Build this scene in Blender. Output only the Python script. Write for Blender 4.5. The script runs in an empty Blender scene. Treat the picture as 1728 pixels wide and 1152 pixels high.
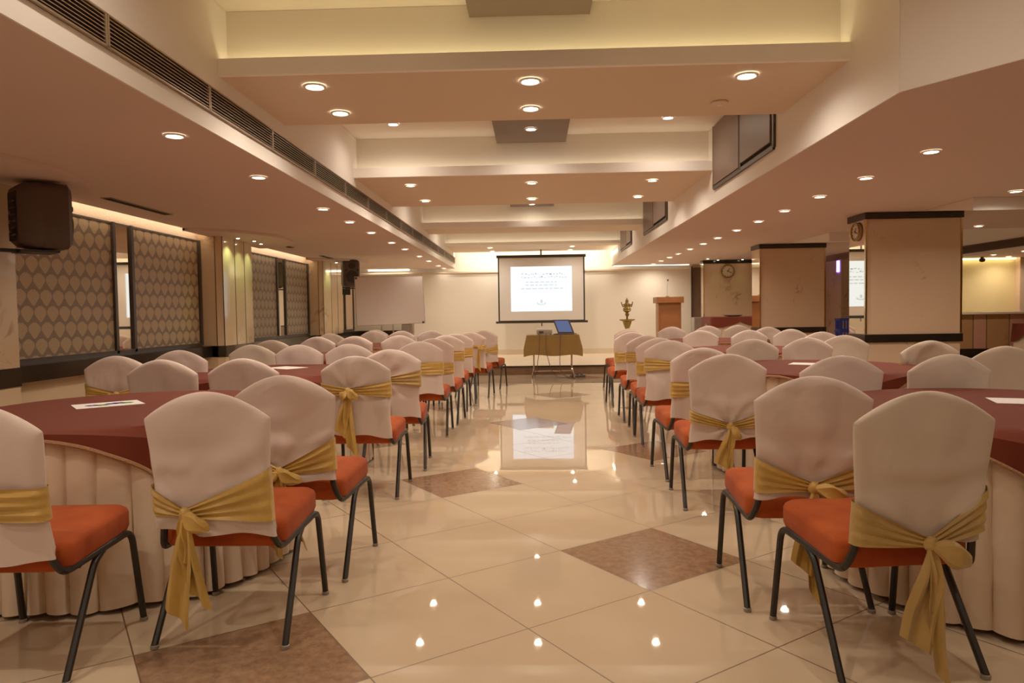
import bpy, math, random
from math import sin, cos, pi, radians, exp, atan2, sqrt, floor
from mathutils import Vector, Matrix

C = bpy.context.scene
COL = C.collection
random.seed(7)

# ------------------------------------------------------------------ materials
def new_mat(name):
    m = bpy.data.materials.new(name); m.use_nodes = True
    nt = m.node_tree; b = nt.nodes['Principled BSDF']
    return m, nt, b
def setb(b, col=None, rough=.5, metal=0, spec=.5, sheen=0, coat=0, trans=0, alpha=1):
    if col: b.inputs['Base Color'].default_value = (*col, 1)
    b.inputs['Roughness'].default_value = rough
    b.inputs['Metallic'].default_value = metal
    b.inputs['Specular IOR Level'].default_value = spec
    b.inputs['Sheen Weight'].default_value = sheen
    b.inputs['Coat Weight'].default_value = coat
    b.inputs['Transmission Weight'].default_value = trans
    b.inputs['Alpha'].default_value = alpha
def plain(name, col, rough=.5, metal=0, spec=.5, sheen=0, coat=0, var=0, vscale=6, bump=0, bscale=60, var_col=None, crease=0):
    m, nt, b = new_mat(name); setb(b, col, rough, metal, spec, sheen, coat)
    N, L = nt.nodes, nt.links
    tc = N.new('ShaderNodeTexCoord')
    if var or var_col:
        n = N.new('ShaderNodeTexNoise'); n.inputs['Scale'].default_value = vscale; n.inputs['Detail'].default_value = 5
        L.new(tc.outputs['Object'], n.inputs['Vector'])
        r = N.new('ShaderNodeValToRGB'); r.color_ramp.elements[0].position = .3; r.color_ramp.elements[1].position = .7
        c2 = var_col or tuple(c*(1-var) for c in col)
        r.color_ramp.elements[0].color = (*c2, 1); r.color_ramp.elements[1].color = (*col, 1)
        L.new(n.outputs['Fac'], r.inputs['Fac']); L.new(r.outputs['Color'], b.inputs['Base Color'])
    if bump:
        n2 = N.new('ShaderNodeTexNoise'); n2.inputs['Scale'].default_value = bscale; n2.inputs['Detail'].default_value = 3
        L.new(tc.outputs['Object'], n2.inputs['Vector'])
        bp = N.new('ShaderNodeBump'); bp.inputs['Strength'].default_value = bump; bp.inputs['Distance'].default_value = .01
        L.new(n2.outputs['Fac'], bp.inputs['Height']); L.new(bp.outputs['Normal'], b.inputs['Normal'])
        if crease:
            n3 = N.new('ShaderNodeTexNoise'); n3.inputs['Scale'].default_value = 4.2; n3.inputs['Detail'].default_value = 2; n3.inputs['Distortion'].default_value = 1.5
            L.new(tc.outputs['Object'], n3.inputs['Vector'])
            b2 = N.new('ShaderNodeBump'); b2.inputs['Strength'].default_value = crease; b2.inputs['Distance'].default_value = .03
            L.new(n3.outputs['Fac'], b2.inputs['Height']); L.new(b2.outputs['Normal'], bp.inputs['Normal'])
    return m
def emit(name, col, s):
    m = bpy.data.materials.new(name); m.use_nodes = True; nt = m.node_tree
    nt.nodes.remove(nt.nodes['Principled BSDF'])
    e = nt.nodes.new('ShaderNodeEmission'); e.inputs['Color'].default_value = (*col, 1); e.inputs['Strength'].default_value = s
    nt.links.new(e.outputs[0], nt.nodes['Material Output'].inputs['Surface'])
    return m
def marble(name, base, vein, rough=.12, scale=2.2):
    m, nt, b = new_mat(name); setb(b, base, rough, 0, .5)
    N, L = nt.nodes, nt.links
    tc = N.new('ShaderNodeTexCoord')
    n = N.new('ShaderNodeTexNoise'); n.inputs['Scale'].default_value = scale; n.inputs['Detail'].default_value = 9; n.inputs['Roughness'].default_value = .65; n.inputs['Distortion'].default_value = .8
    L.new(tc.outputs['Object'], n.inputs['Vector'])
    r = N.new('ShaderNodeValToRGB'); e = r.color_ramp.elements
    e[0].position = .47; e[0].color = (0,0,0,1); e[1].position = .5; e[1].color = (1,1,1,1)
    k = e.new(.53); k.color = (0,0,0,1)
    L.new(n.outputs['Fac'], r.inputs['Fac'])
    g = N.new('ShaderNodeTexNoise'); g.inputs['Scale'].default_value = scale*1.3; g.inputs['Detail'].default_value = 3
    L.new(tc.outputs['Object'], g.inputs['Vector'])
    gr = N.new('ShaderNodeValToRGB'); gr.color_ramp.elements[0].position = .55; gr.color_ramp.elements[1].position = .72
    L.new(g.outputs['Fac'], gr.inputs['Fac'])
    mu = N.new('ShaderNodeMath'); mu.operation = 'MULTIPLY'; L.new(r.outputs['Color'], mu.inputs[0]); L.new(gr.outputs['Color'], mu.inputs[1])
    mx = N.new('ShaderNodeMix'); mx.data_type = 'RGBA'
    mx.inputs[6].default_value = (*base, 1); mx.inputs[7].default_value = (*vein, 1)
    L.new(mu.outputs[0], mx.inputs[0])
    c = N.new('ShaderNodeTexNoise'); c.inputs['Scale'].default_value = 1.2; L.new(tc.outputs['Object'], c.inputs['Vector'])
    m2 = N.new('ShaderNodeMix'); m2.data_type = 'RGBA'; m2.blend_type = 'MULTIPLY'; m2.inputs[0].default_value = .35
    L.new(mx.outputs[2], m2.inputs[6]); L.new(c.outputs['Fac'], m2.inputs[7])
    cr = N.new('ShaderNodeValToRGB'); cr.color_ramp.elements[0].color = (.6,.55,.5,1); cr.color_ramp.elements[1].color = (1,1,1,1)
    L.new(c.outputs['Fac'], cr.inputs['Fac']); L.new(cr.outputs['Color'], m2.inputs[7])
    L.new(m2.outputs[2], b.inputs['Base Color'])
    return m

M = {}
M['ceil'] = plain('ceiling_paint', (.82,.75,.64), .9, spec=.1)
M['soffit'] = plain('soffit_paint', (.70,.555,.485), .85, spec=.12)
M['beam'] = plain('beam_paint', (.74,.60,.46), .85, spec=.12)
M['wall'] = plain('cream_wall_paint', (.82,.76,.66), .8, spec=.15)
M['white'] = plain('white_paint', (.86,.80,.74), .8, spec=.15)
M['lip'] = plain('brightened_lip_paint', (.97,.92,.86), .8, spec=.15)  # white paint made lighter on the lips, standing in for light they lack
M['marble'] = marble('peach_marble', (.70,.50,.34), (.30,.13,.07))
M['marble2'] = marble('cream_marble', (.66,.49,.31), (.36,.20,.10), .1, 1.6)
M['black'] = plain('black_granite', (.018,.014,.011), .18, var=.3)
M['darkwood'] = plain('dark_frame_paint', (.045,.035,.03), .4)
M['gold_trim'] = plain('polished_brass_trim', (.75,.55,.28), .15, metal=1)
M['mirror'] = plain('mirror_glass', (.80,.72,.62), .02, metal=1)
M['steel'] = plain('black_enamelled_steel', (.014,.012,.011), .42, spec=.4, var=.3)
M['chrome'] = plain('chrome', (.62,.58,.52), .15, metal=1)
M['cap'] = plain('clear_plastic_glide', (.22,.18,.15), .3)
M['cover'] = plain('cream_chair_cloth', (.64,.505,.445), .85, spec=.15, sheen=.08, bump=.12, bscale=420, crease=.28)
M['cover2'] = plain('ivory_chair_cloth', (.60,.485,.395), .85, spec=.15, sheen=.08, bump=.12, bscale=420, crease=.28)
M['sash'] = plain('gold_organza', (.57,.335,.07), .42, spec=.4, sheen=.15, var=.22, vscale=9, bump=.15, bscale=90)
M['sash2'] = plain('dull_gold_organza', (.48,.295,.085), .48, spec=.4, sheen=.15, var=.22, vscale=9, bump=.15, bscale=90)
M['seat'] = plain('rust_velvet', (.42,.078,.018), .9, spec=.1, sheen=.05, var_col=(.29,.045,.012), vscale=7, bump=.1, bscale=200)
M['red'] = plain('maroon_cloth', (.135,.026,.014), .85, spec=.15, sheen=.03, var=.12, vscale=3, bump=.1, bscale=300)
M['skirt'] = plain('cream_satin', (.70,.54,.39), .5, spec=.3, sheen=.1, var=.06, bump=.05, crease=.2)
M['trimcord'] = plain('braided_copper_cord', (.42,.20,.09), .5, spec=.5, bump=1, bscale=260)
M['wood'] = plain('lectern_wood', (.30,.105,.03), .4, var=.25, vscale=4)
M['brown'] = plain('brown_laminate', (.14,.085,.06), .45)
M['panel'] = plain('brown_ceiling_panel', (.17,.115,.08), .6)
M['shutter'] = plain('brown_shutter_paint', (.17,.105,.08), .42)
M['olive'] = plain('olive_gold_cloth', (.30,.17,.035), .8, sheen=.3, var=.2, vscale=3)
M['blackp'] = plain('black_plastic', (.075,.05,.042), .5, bump=.2, bscale=200)
M['grille'] = plain('speaker_mesh', (.012,.010,.009), .6)
M['paper'] = plain('white_paper', (.82,.78,.76), .8)
M['violet'] = plain('violet_print', (.12,.08,.38), .7)
M['green'] = plain('green_print', (.12,.36,.05), .7)
M['alu2'] = plain('grey_beige_plastic', (.40,.32,.26), .5)
M['wboard'] = plain('whiteboard_enamel', (.80,.72,.68), .2)
M['alu'] = plain('aluminium', (.45,.42,.39), .35, metal=1)
M['vent'] = plain('vent_aluminium', (.36,.27,.19), .4, metal=.6)
M['dark'] = plain('dark_cavity', (.012,.009,.007), .9)
M['brass'] = plain('antique_brass', (.33,.22,.06), .4, metal=.8, var=.3)
M['stage'] = plain('stage_tile', (.72,.60,.44), .25)
M['riser'] = plain('brown_riser_stone', (.26,.15,.085), .35, var=.25)
M['screenfab'] = plain('screen_fabric', (.74,.71,.69), .8)
M['scrblack'] = plain('screen_border', (.02,.015,.012), .6)
M['lens'] = emit('lamp_lens', (1, .86, .66), 14)
M['lensdim'] = emit('small_spot_lens', (1, .92, .55), 12)
M['slide'] = emit('projected_slide', (.90, .98, 1.0), .80)
M['slidetxt'] = emit('slide_grey', (.60, .66, .70), .42)
M['slidetxt2'] = emit('slide_faint_grey', (.78, .86, .90), .56)
M['lapscr'] = emit('laptop_glow', (.10, .13, .26), .55)
M['led'] = emit('cove_led_warm', (1, .76, .50), 7)
M['ledw'] = emit('cove_led_white', (1, .86, .62), 7)
M['ledy'] = emit('cove_led_yellow', (1, .82, .42), 4.5)
M['leddim'] = emit('cove_led_dim', (1, .84, .62), 2.6)
M['ledcove'] = emit('cove_led_back', (1, .86, .66), 34)
M['purple'] = emit('purple_tube', (.25, .12, 1), 9)
M['clockface'] = plain('clock_dial', (.74,.62,.46), .5)
M['yellow'] = plain('yellow_wall_paint', (.80,.62,.28), .8)
M['blue'] = plain('blue_plastic', (.03,.05,.35), .4)
M['grey'] = plain('grey_metal', (.28,.25,.22), .4, metal=.3)
M['bar1'] = marble('onyx_brown', (.42,.22,.10), (.2,.09,.04), .25, 2.5)
M['bar2'] = marble('rose_marble', (.50,.25,.17), (.3,.12,.08), .25, 2.5)

# floor: 0.625 m tiles laid at an angle, every third one brown
def floor_mat():
    m, nt, b = new_mat('polished_tile_floor'); setb(b, (.7,.6,.45), .022, 0, .62)
    N, L = nt.nodes, nt.links
    th, s, ox, oy = .95778, .62531, -.0364, 2.6127
    tc = N.new('ShaderNodeTexCoord')
    sub = N.new('ShaderNodeVectorMath'); sub.operation = 'SUBTRACT'; sub.inputs[1].default_value = (ox, oy, 0)
    L.new(tc.outputs['Object'], sub.inputs[0])
    def math_(op, a, bb=None):
        n = N.new('ShaderNodeMath'); n.operation = op
        for i, v in enumerate((a, bb)):
            if v is None: continue
            if isinstance(v, (int, float)): n.inputs[i].default_value = v
            else: L.new(v, n.inputs[i])
        return n.outputs[0]
    def dot(v):
        d = N.new('ShaderNodeVectorMath'); d.operation = 'DOT_PRODUCT'; d.inputs[1].default_value = v
        L.new(sub.outputs[0], d.inputs[0]); return math_('DIVIDE', d.outputs['Value'], s)
    u = dot((cos(th), -sin(th), 0)); v = dot((sin(th), cos(th), 0))
    fu, fv = math_('FLOOR', u), math_('FLOOR', v)
    def edge(x, f):
        r = math_('SUBTRACT', x, f)
        return math_('MINIMUM', r, math_('SUBTRACT', 1.0, r))
    ed = math_('MINIMUM', edge(u, fu), edge(v, fv))
    grout = math_('LESS_THAN', ed, .0042)
    def mod3(f, t):
        k = math_('FLOORED_MODULO', f, 3.0)
        return math_('LESS_THAN', math_('ABSOLUTE', math_('SUBTRACT', k, t)), .5)
    isb = math_('MULTIPLY', mod3(fu, 2.0), mod3(fv, 1.0))
    n1 = N.new('ShaderNodeTexNoise'); n1.inputs['Scale'].default_value = 26; n1.inputs['Detail'].default_value = 8; n1.inputs['Roughness'].default_value = .7
    L.new(tc.outputs['Object'], n1.inputs['Vector'])
    rb = N.new('ShaderNodeValToRGB'); rb.color_ramp.elements[0].position = .35; rb.color_ramp.elements[1].position = .68
    rb.color_ramp.elements[0].color = (.185,.098,.055,1); rb.color_ramp.elements[1].color = (.32,.19,.11,1)
    L.new(n1.outputs['Fac'], rb.inputs['Fac'])
    n2 = N.new('ShaderNodeTexNoise'); n2.inputs['Scale'].default_value = 1.1; n2.inputs['Detail'].default_value = 4
    L.new(tc.outputs['Object'], n2.inputs['Vector'])
    rc = N.new('ShaderNodeValToRGB'); rc.color_ramp.elements[0].position = .3; rc.color_ramp.elements[1].position = .7
    rc.color_ramp.elements[0].color = (.49,.365,.24,1); rc.color_ramp.elements[1].color = (.575,.445,.305,1)
    L.new(n2.outputs['Fac'], rc.inputs['Fac'])
    m1 = N.new('ShaderNodeMix'); m1.data_type = 'RGBA'
    L.new(isb, m1.inputs[0]); L.new(rc.outputs[0], m1.inputs[6]); L.new(rb.outputs[0], m1.inputs[7])
    m2 = N.new('ShaderNodeMix'); m2.data_type = 'RGBA'
    L.new(grout, m2.inputs[0]); L.new(m1.outputs[2], m2.inputs[6]); m2.inputs[7].default_value = (.12,.065,.03,1)
    L.new(m2.outputs[2], b.inputs['Base Color'])
    r1 = math_('MULTIPLY', isb, .12); r2 = math_('MULTIPLY', grout, .4)
    L.new(math_('ADD', math_('ADD', r1, r2), .022), b.inputs['Roughness'])
    return m
M['floor'] = floor_mat()

def damask_mat(name, gold, dark):
    m, nt, b = new_mat(name); setb(b, gold, .45, 0, .4)
    N, L = nt.nodes, nt.links
    tc = N.new('ShaderNodeTexCoord'); sp = N.new('ShaderNodeSeparateXYZ'); L.new(tc.outputs['Object'], sp.inputs[0])
    def mt(op, a, bb=None):
        n = N.new('ShaderNodeMath'); n.operation = op
        for i, v in enumerate((a, bb)):
            if v is None: continue
            if isinstance(v, (int, float)): n.inputs[i].default_value = v
            else: L.new(v, n.inputs[i])
        return n.outputs[0]
    v = mt('MULTIPLY', sp.outputs['Z'], 1/.145); row = mt('FLOOR', v); fb = mt('FRACT', v)
    u = mt('ADD', mt('MULTIPLY', sp.outputs['Y'], 1/.165), mt('MULTIPLY', mt('FLOORED_MODULO', row, 2.0), .5))
    ax = mt('ABSOLUTE', mt('SUBTRACT', mt('FRACT', u), .5))
    up = mt('MINIMUM', mt('POWER', mt('MULTIPLY', fb, 1.9), .75), 1.0)
    tp = mt('SUBTRACT', 1.0, mt('MULTIPLY', mt('POWER', mt('MAXIMUM', mt('SUBTRACT', fb, .62), 0.0), 2.0), 5.2))
    hw = mt('MULTIPLY', mt('MULTIPLY', up, tp), .465)
    net = mt('GREATER_THAN', ax, hw)
    ve = mt('SINE', mt('MULTIPLY', mt('ADD', fb, mt('MULTIPLY', ax, 1.5)), 27.0))
    vein = mt('MULTIPLY', mt('GREATER_THAN', ve, .45), .38)
    fac = mt('MINIMUM', mt('ADD', net, vein), 1.0)
    mx = N.new('ShaderNodeMix'); mx.data_type = 'RGBA'; mx.inputs[6].default_value = (*gold, 1); mx.inputs[7].default_value = (*dark, 1)
    L.new(fac, mx.inputs[0]); L.new(mx.outputs[2], b.inputs['Base Color'])
    bp = N.new('ShaderNodeBump'); bp.inputs['Strength'].default_value = .4; bp.inputs['Distance'].default_value = .004; bp.invert = True
    L.new(fac, bp.inputs['Height']); L.new(bp.outputs['Normal'], b.inputs['Normal'])
    return m
M['damask'] = damask_mat('damask_fabric', (.50,.37,.21), (.215,.16,.11))
M['damask2'] = damask_mat('grey_damask_fabric', (.38,.30,.20), (.17,.14,.11))
M['emboss'] = plain('embossed_wallpaper', (.66,.50,.36), .5, bump=1.0, bscale=45)

# ------------------------------------------------------------------ mesh helpers
class MB:
    def __init__(s): s.v = []; s.f = []
    def add(s, vs, fs):
        o = len(s.v); s.v += [tuple(p) for p in vs]; s.f += [tuple(i+o for i in f) for f in fs]; return s
    def box(s, x0, x1, y0, y1, z0, z1):
        v = [(x0,y0,z0),(x1,y0,z0),(x1,y1,z0),(x0,y1,z0),(x0,y0,z1),(x1,y0,z1),(x1,y1,z1),(x0,y1,z1)]
        return s.add(v, [(3,2,1,0),(4,5,6,7),(0,1,5,4),(1,2,6,5),(2,3,7,6),(3,0,4,7)])
    def prism(s, poly, z0, z1):      # poly CCW in xy
        n = len(poly); v = [(x,y,z0) for x,y in poly]+[(x,y,z1) for x,y in poly]
        f = [tuple(reversed(range(n))), tuple(range(n,2*n))]+[(i,(i+1)%n,n+(i+1)%n,n+i) for i in range(n)]
        return s.add(v, f)
    def grid(s, rows, close=False):  # rows: list of equal length point lists
        m = len(rows[0]); v = [p for r in rows for p in r]; f = []
        for i in range(len(rows)-1):
            for j in range(m if close else m-1):
                k = (j+1) % m; f.append((i*m+j, i*m+k, (i+1)*m+k, (i+1)*m+j))
        return s.add(v, f)
    def rings(s, rings, cap=True):
        s.grid(rings, True); m = len(rings[0]); o = len(s.v)-len(rings)*m
        if cap:
            s.f.append(tuple(o+i for i in reversed(range(m)))); b = o+(len(rings)-1)*m
            s.f.append(tuple(b+i for i in range(m)))
        return s
    def lathe(s, prof, cx=0, cy=0, n=24):
        return s.rings([[(cx+r*cos(2*pi*k/n), cy+r*sin(2*pi*k/n), z) for k in range(n)] for r, z in prof])
    def tube(s, pts, r, n=8, closed=False, ry=None):
        pts = [Vector(p) for p in pts]; N = len(pts); rings = []
        up = None
        for i, p in enumerate(pts):
            a = pts[(i-1) % N] if (i > 0 or closed) else p
            b = pts[(i+1) % N] if (i < N-1 or closed) else p
            t = (b-a).normalized()
            if up is None:
                up = t.orthogonal().normalized()
                if abs(t.z) < .9: up = (Vector((0,0,1)) - t*t.z).normalized()
            up = (up - t*up.dot(t)).normalized(); sd = t.cross(up)
            rr = r[i] if isinstance(r, (list, tuple)) else r
            rings.append([p + up*(rr*cos(2*pi*k/n)) + sd*((ry or rr)*sin(2*pi*k/n)) for k in range(n)])
        if closed:
            rings.append(rings[0]); return s.grid(rings, True)
        return s.rings(rings)
    def build(s, name, mat, parent=None, smooth=True, bevel=0, loc=None):
        me = bpy.data.meshes.new(name); me.from_pydata(s.v, [], s.f)
        me.materials.append(mat if not isinstance(mat, str) else M[mat])
        o = bpy.data.objects.new(name, me); COL.objects.link(o)
        if parent: o.parent = parent
        if loc: o.location = loc
        if smooth:
            me.polygons.foreach_set('use_smooth', [True]*len(me.polygons))
            me.set_sharp_from_angle(angle=radians(38)) if hasattr(me, 'set_sharp_from_angle') else None
        if bevel:
            b = o.modifiers.new('b', 'BEVEL'); b.width = bevel; b.segments = 2; b.limit_method = 'ANGLE'
        return o
def fillet(pts, r, n=5):
    pts = [Vector(p) for p in pts]; out = [pts[0]]
    for i in range(1, len(pts)-1):
        p = pts[i]; a = pts[i-1]-p; b = pts[i+1]-p
        d = min(r, a.length*.45, b.length*.45); a = p+a.normalized()*d; b = p+b.normalized()*d
        for k in range(n+1):
            t = k/n; out.append(a*(1-t)**2 + p*2*t*(1-t) + b*t*t)
    out.append(pts[-1]); return out
def thing(name, label, cat, loc=(0,0,0), rz=0, group=None, kind=None):
    o = bpy.data.objects.new(name, None); COL.objects.link(o); o.empty_display_size = .1
    o.location = loc; o.rotation_euler = (0,0,rz); return tag(o, label, cat, group, kind)
def tag(o, label, cat, group=None, kind=None):
    if label: o['label'] = label
    if cat: o['category'] = cat
    if group: o['group'] = group
    if kind: o['kind'] = kind
    return o
def struct(o): o['kind'] = 'structure'; return o
def copy_tree(o, parent=None):
    c = o.copy(); COL.objects.link(c)
    if parent: c.parent = parent
    for ch in [x for x in o.children]: copy_tree(ch, c)
    return c
ORD = ['nearest','second','third','fourth','fifth','sixth','seventh','eighth','ninth','tenth','eleventh','twelfth','thirteenth','fourteenth','fifteenth','sixteenth','seventeenth']

# ------------------------------------------------------------------ room shell
ZS, ZB, ZT = 2.28, 2.64, 3.08       # soffit, beam underside, tray ceiling
XL, XR, YB, YF = -4.4, 11.0, 17.3, -3.0
struct(MB().box(XL-.3, XR+.2, YF-.2, YB+.6, -.1, 0).build('floor', 'floor', smooth=False))
struct(MB().box(XL-.3, XR+.2, YF-.2, YB+.6, ZT, ZT+.1).build('ceiling', 'ceil', smooth=False))
struct(MB().box(XL-.15, XL, YF-.2, YB+.6, 0, ZT).build('wall_left', 'emboss', smooth=False))
struct(MB().box(XR, XR+.2, YF-.2, YB+.6, 0, ZT).build('wall_right', 'marble', smooth=False))
struct(MB().box(XL, XR, YF-.2, YF, 0, ZT).build('wall_front', 'wall', smooth=False))
wb = MB().box(XL, XR, YB+.3, YB+.5, 0, ZT).box(XL, 3.84, YB, YB+.3, 0, 2.2)
struct(wb.build('wall_back', 'wall', smooth=False))
struct(MB().box(3.84, XR, YB-.02, YB+.3, 0, ZT).build('wall_back_right', 'marble', smooth=False))
# left soffit with the side of the tray, right soffit with its angled near end
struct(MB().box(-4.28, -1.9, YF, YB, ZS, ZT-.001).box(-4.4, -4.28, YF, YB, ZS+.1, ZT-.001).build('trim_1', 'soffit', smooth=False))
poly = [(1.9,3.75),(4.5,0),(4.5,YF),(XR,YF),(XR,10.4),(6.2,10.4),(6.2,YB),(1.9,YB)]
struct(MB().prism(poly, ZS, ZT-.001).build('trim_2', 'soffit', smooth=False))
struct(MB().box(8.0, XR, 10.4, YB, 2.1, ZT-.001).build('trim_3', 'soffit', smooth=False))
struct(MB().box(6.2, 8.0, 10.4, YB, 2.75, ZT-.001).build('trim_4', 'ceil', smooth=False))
# white faces of the tray sides
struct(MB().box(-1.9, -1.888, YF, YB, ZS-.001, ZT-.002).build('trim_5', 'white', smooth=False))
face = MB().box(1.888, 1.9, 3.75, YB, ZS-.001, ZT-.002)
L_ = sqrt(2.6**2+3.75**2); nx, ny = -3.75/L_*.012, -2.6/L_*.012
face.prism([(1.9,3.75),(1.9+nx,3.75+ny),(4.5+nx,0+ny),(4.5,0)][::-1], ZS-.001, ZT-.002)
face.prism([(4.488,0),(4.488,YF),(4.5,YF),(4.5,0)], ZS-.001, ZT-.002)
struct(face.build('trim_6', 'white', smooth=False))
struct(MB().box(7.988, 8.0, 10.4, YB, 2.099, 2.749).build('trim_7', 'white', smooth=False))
# wedge-shaped drops over the right-hand pillars
def wedge(n, x0, y0, y1):
    m = MB(); x1 = XR if y0 < 10 else 6.2
    v = [(x0,y0,2.15),(x1,y0,2.15),(x1,y1,ZS-.002),(x0,y1,ZS-.002),(x0,y0,ZS-.002),(x1,y0,ZS-.002)]
    m.add(v, [(0,1,5,4),(0,3,2,1),(0,4,3),(1,2,5),(4,5,2,3)])
    struct(m.build('trim_%d' % n, 'white', smooth=False))
wedge(8, 4.48, 7.41, 8.35); wedge(9, 4.32, 10.54, 12.1)
# cross beams: slab with a lip at the front, hidden strip light behind it, upright behind
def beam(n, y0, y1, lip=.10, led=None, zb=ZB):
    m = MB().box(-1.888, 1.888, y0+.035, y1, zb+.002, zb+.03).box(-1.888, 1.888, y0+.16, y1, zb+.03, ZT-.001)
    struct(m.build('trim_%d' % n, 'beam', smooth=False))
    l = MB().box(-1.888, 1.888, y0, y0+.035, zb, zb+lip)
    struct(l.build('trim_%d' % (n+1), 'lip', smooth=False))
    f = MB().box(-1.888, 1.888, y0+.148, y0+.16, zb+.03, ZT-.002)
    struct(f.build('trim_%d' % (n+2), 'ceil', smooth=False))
    if led:
        s = MB().box(led[0], led[1], y0+.06, y0+.085, zb+.034, zb+.05).build('cove_strip_light', led[2], smooth=False)
        tag(s, led[3], 'strip light')
beam(10, 4.30, 5.46, led=(-1.85, 1.85, 'ledy', 'yellow strip light hidden behind the lip of the nearest ceiling beam'))
beam(13, 7.56, 9.66, led=(-1.85, 1.85, 'leddim', 'dim strip light hidden behind the lip of the second ceiling beam'))
beam(16, 12.15, 13.05, led=(-1.85, 1.85, 'leddim', 'dim strip light hidden behind the lip of the third ceiling beam'))
beam(19, 15.3, 17.05, lip=.06, led=(-1.85, 1.85, 'leddim', 'added dim strip light hidden behind the lip of the farthest ceiling beam'))  # strip added to brighten the cavity of the farthest beam
# cove at the back wall
tag(MB().box(-1.85, 1.85, 17.055, 17.085, 2.665, 2.70).build('cove_strip_light', 'ledcove', smooth=False), 'bright strip light in the cove above the projection screen', 'strip light')
tag(MB().box(1.95, 3.75, 17.25, 17.26, 2.268, 2.277).build('cove_strip_light', 'ledw', smooth=False), 'thin strip light at the top of the wall behind the lectern', 'strip light')
tag(MB().box(-4.0, -3.0, 17.2, 17.24, 2.245, 2.27).build('cove_strip_light', 'ledw', smooth=False), 'strip light at the top of the back wall above the whiteboard', 'strip light')
struct(MB().box(XL, 3.84, YB-.03, YB, .17, .29).build('baseboard_back', 'stage', smooth=False))
tag(MB().box(1.868, 1.887, 15.9, 17.2, 2.52, 2.56).build('cove_strip_light', 'ledw', smooth=False), 'strip light along the right side of the back cove', 'strip light')

struct(MB().box(XL, 3.84, YB-.035, YB+.05, 2.165, 2.201).build('trim_27', 'beam', smooth=False))
# stage
st = thing('stage', 'low white tiled stage with brown riser below the projection screen', 'stage', (0,0,0), kind='structure')
MB().box(XL+.01, 3.3, 13.52, YB-.031, .0, .145).build('riser', 'riser', st, smooth=False)
MB().box(XL+.01, 3.3, 13.50, YB-.031, .145, .17).build('stage_top', 'stage', st, smooth=False)
MB().box(XL+.01, 3.3, 13.485, 13.50, .142, .172).build('nosing', 'black', st, smooth=False)

# ------------------------------------------------------------------ left wall: sill, pilasters, panels
struct(MB().box(XL, XL+.03, YF, YB, 0, .66).build('trim_22', 'marble2', smooth=False))
struct(MB().box(XL, XL+.16, 2, YB, .66, .80).build('trim_23', 'black', smooth=False))
tagpil = ['left edge of the frame beneath the near speaker','left wall between the two patterned panels','left wall below the far speaker']
def pilaster(k, y0, y1, xf, bulge):
    n = 12; out = [(XL, y0), (XL+(xf-XL)*.72, y0)]
    for i in range(n+1):
        t = i/n; out.append((xf-.06+bulge*sin(pi*min(1, .35+t*.65)) , y0+.04+(y1-y0-.1)*t))
    out += [(XL, y1)]
    t_ = thing('pilaster', 'rounded peach marble pilaster on the ' + tagpil[k], 'pilaster', kind='structure')
    def pr(o_, z0, z1, grow=0):
        pts = [(x+(grow if x > XL else 0), y+(0)) for x, y in o_]
        return MB().prism(pts[::-1] if area(pts) < 0 else pts, z0, z1)
    pr(out, 0, ZS-.002).build('marble_shaft', 'marble2', t_, smooth=False)
    pr(out, .655, .805, .012).build('black_band', 'black', t_, smooth=False)
    for i in (1, 2, 6, 10):
        if i < len(out)-1:
            x, y = out[i]; MB().box(x-.004, x+.004, y-.006, y+.006, .806, ZS-.01).build('joint_line', 'darkwood', t_, smooth=False)
    # ring shaped drop of the ceiling around the head
    cy = (y0+y1)/2; ring = [(XL+.13, cy-1.25)]
    for i in range(25):
        a = -pi/2+pi*i/24; ring.append((XL+.13+.85*cos(a), cy+1.2*sin(a)))
    ring.append((XL+.13, cy+1.25))
    MB().prism(ring, 2.245, ZS-.001).build('ceiling_rose', 'soffit', t_, smooth=False)
    return t_
def area(p): return sum(p[i][0]*p[(i+1) % len(p)][1]-p[(i+1) % len(p)][0]*p[i][1] for i in range(len(p)))/2
pilaster(0, 4.4, 5.62, -4.06, .03); pilaster(1, 9.24, 10.45, -4.08, .06); pilaster(2, 13.72, 15.4, -4.08, .06)

def wall_bay(y0, y1, ym0, ym1, mat, label):
    t = thing('wall_panel', label, 'wall panel')
    x = XL+.001
    m = MB()
    for a, b in ((y0-.05, y0), (ym0-.045, ym0), (ym1, ym1+.045), (y1, y1+.05)): m.box(x, x+.05, a, b, .82, 2.19)
    m.box(x, x+.05, y0, y1, .80, .85); m.box(x, x+.03, y0, y1, 2.17, 2.19)
    m.build('frame', 'darkwood', t, smooth=False)
    MB().box(x, x+.022, y0, ym0-.045, .85, 2.17).build('patterned_fabric', mat, t, smooth=False)
    MB().box(x, x+.022, ym1+.045, y1, .85, 2.17).build('patterned_fabric', mat, t, smooth=False)
    MB().box(x, x+.026, ym0, ym1, .85, 2.17).build('mirror_strip', 'mirror', t, smooth=False)
wall_bay(5.70, 9.18, 7.33, 7.62, 'damask', 'gold damask wall panel with mirror strip nearest the camera on the left wall')
wall_bay(10.52, 13.66, 12.05, 12.40, 'damask2', 'greyer damask wall panel with mirror strip between the two marble pilasters')
wall_bay(15.46, 17.1, 16.1, 16.35, 'emboss', 'plain beige wall panel behind the far speaker and whiteboard')
for y0, y1, w in ((5.66, 9.2, 'near'), (10.5, 13.68, 'middle'), (15.45, 17.2, 'far')):
    tag(MB().box(-4.30, -4.285, y0, y1, 2.30, 2.325).build('cove_strip_light', 'led', smooth=False), 'warm strip light above the %s panel of the left wall' % w, 'strip light')
struct(MB().box(XL+.16, -3.1, YB-.14, YB-.001, .68, .80).build('trim_24', 'black', smooth=False))

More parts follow.
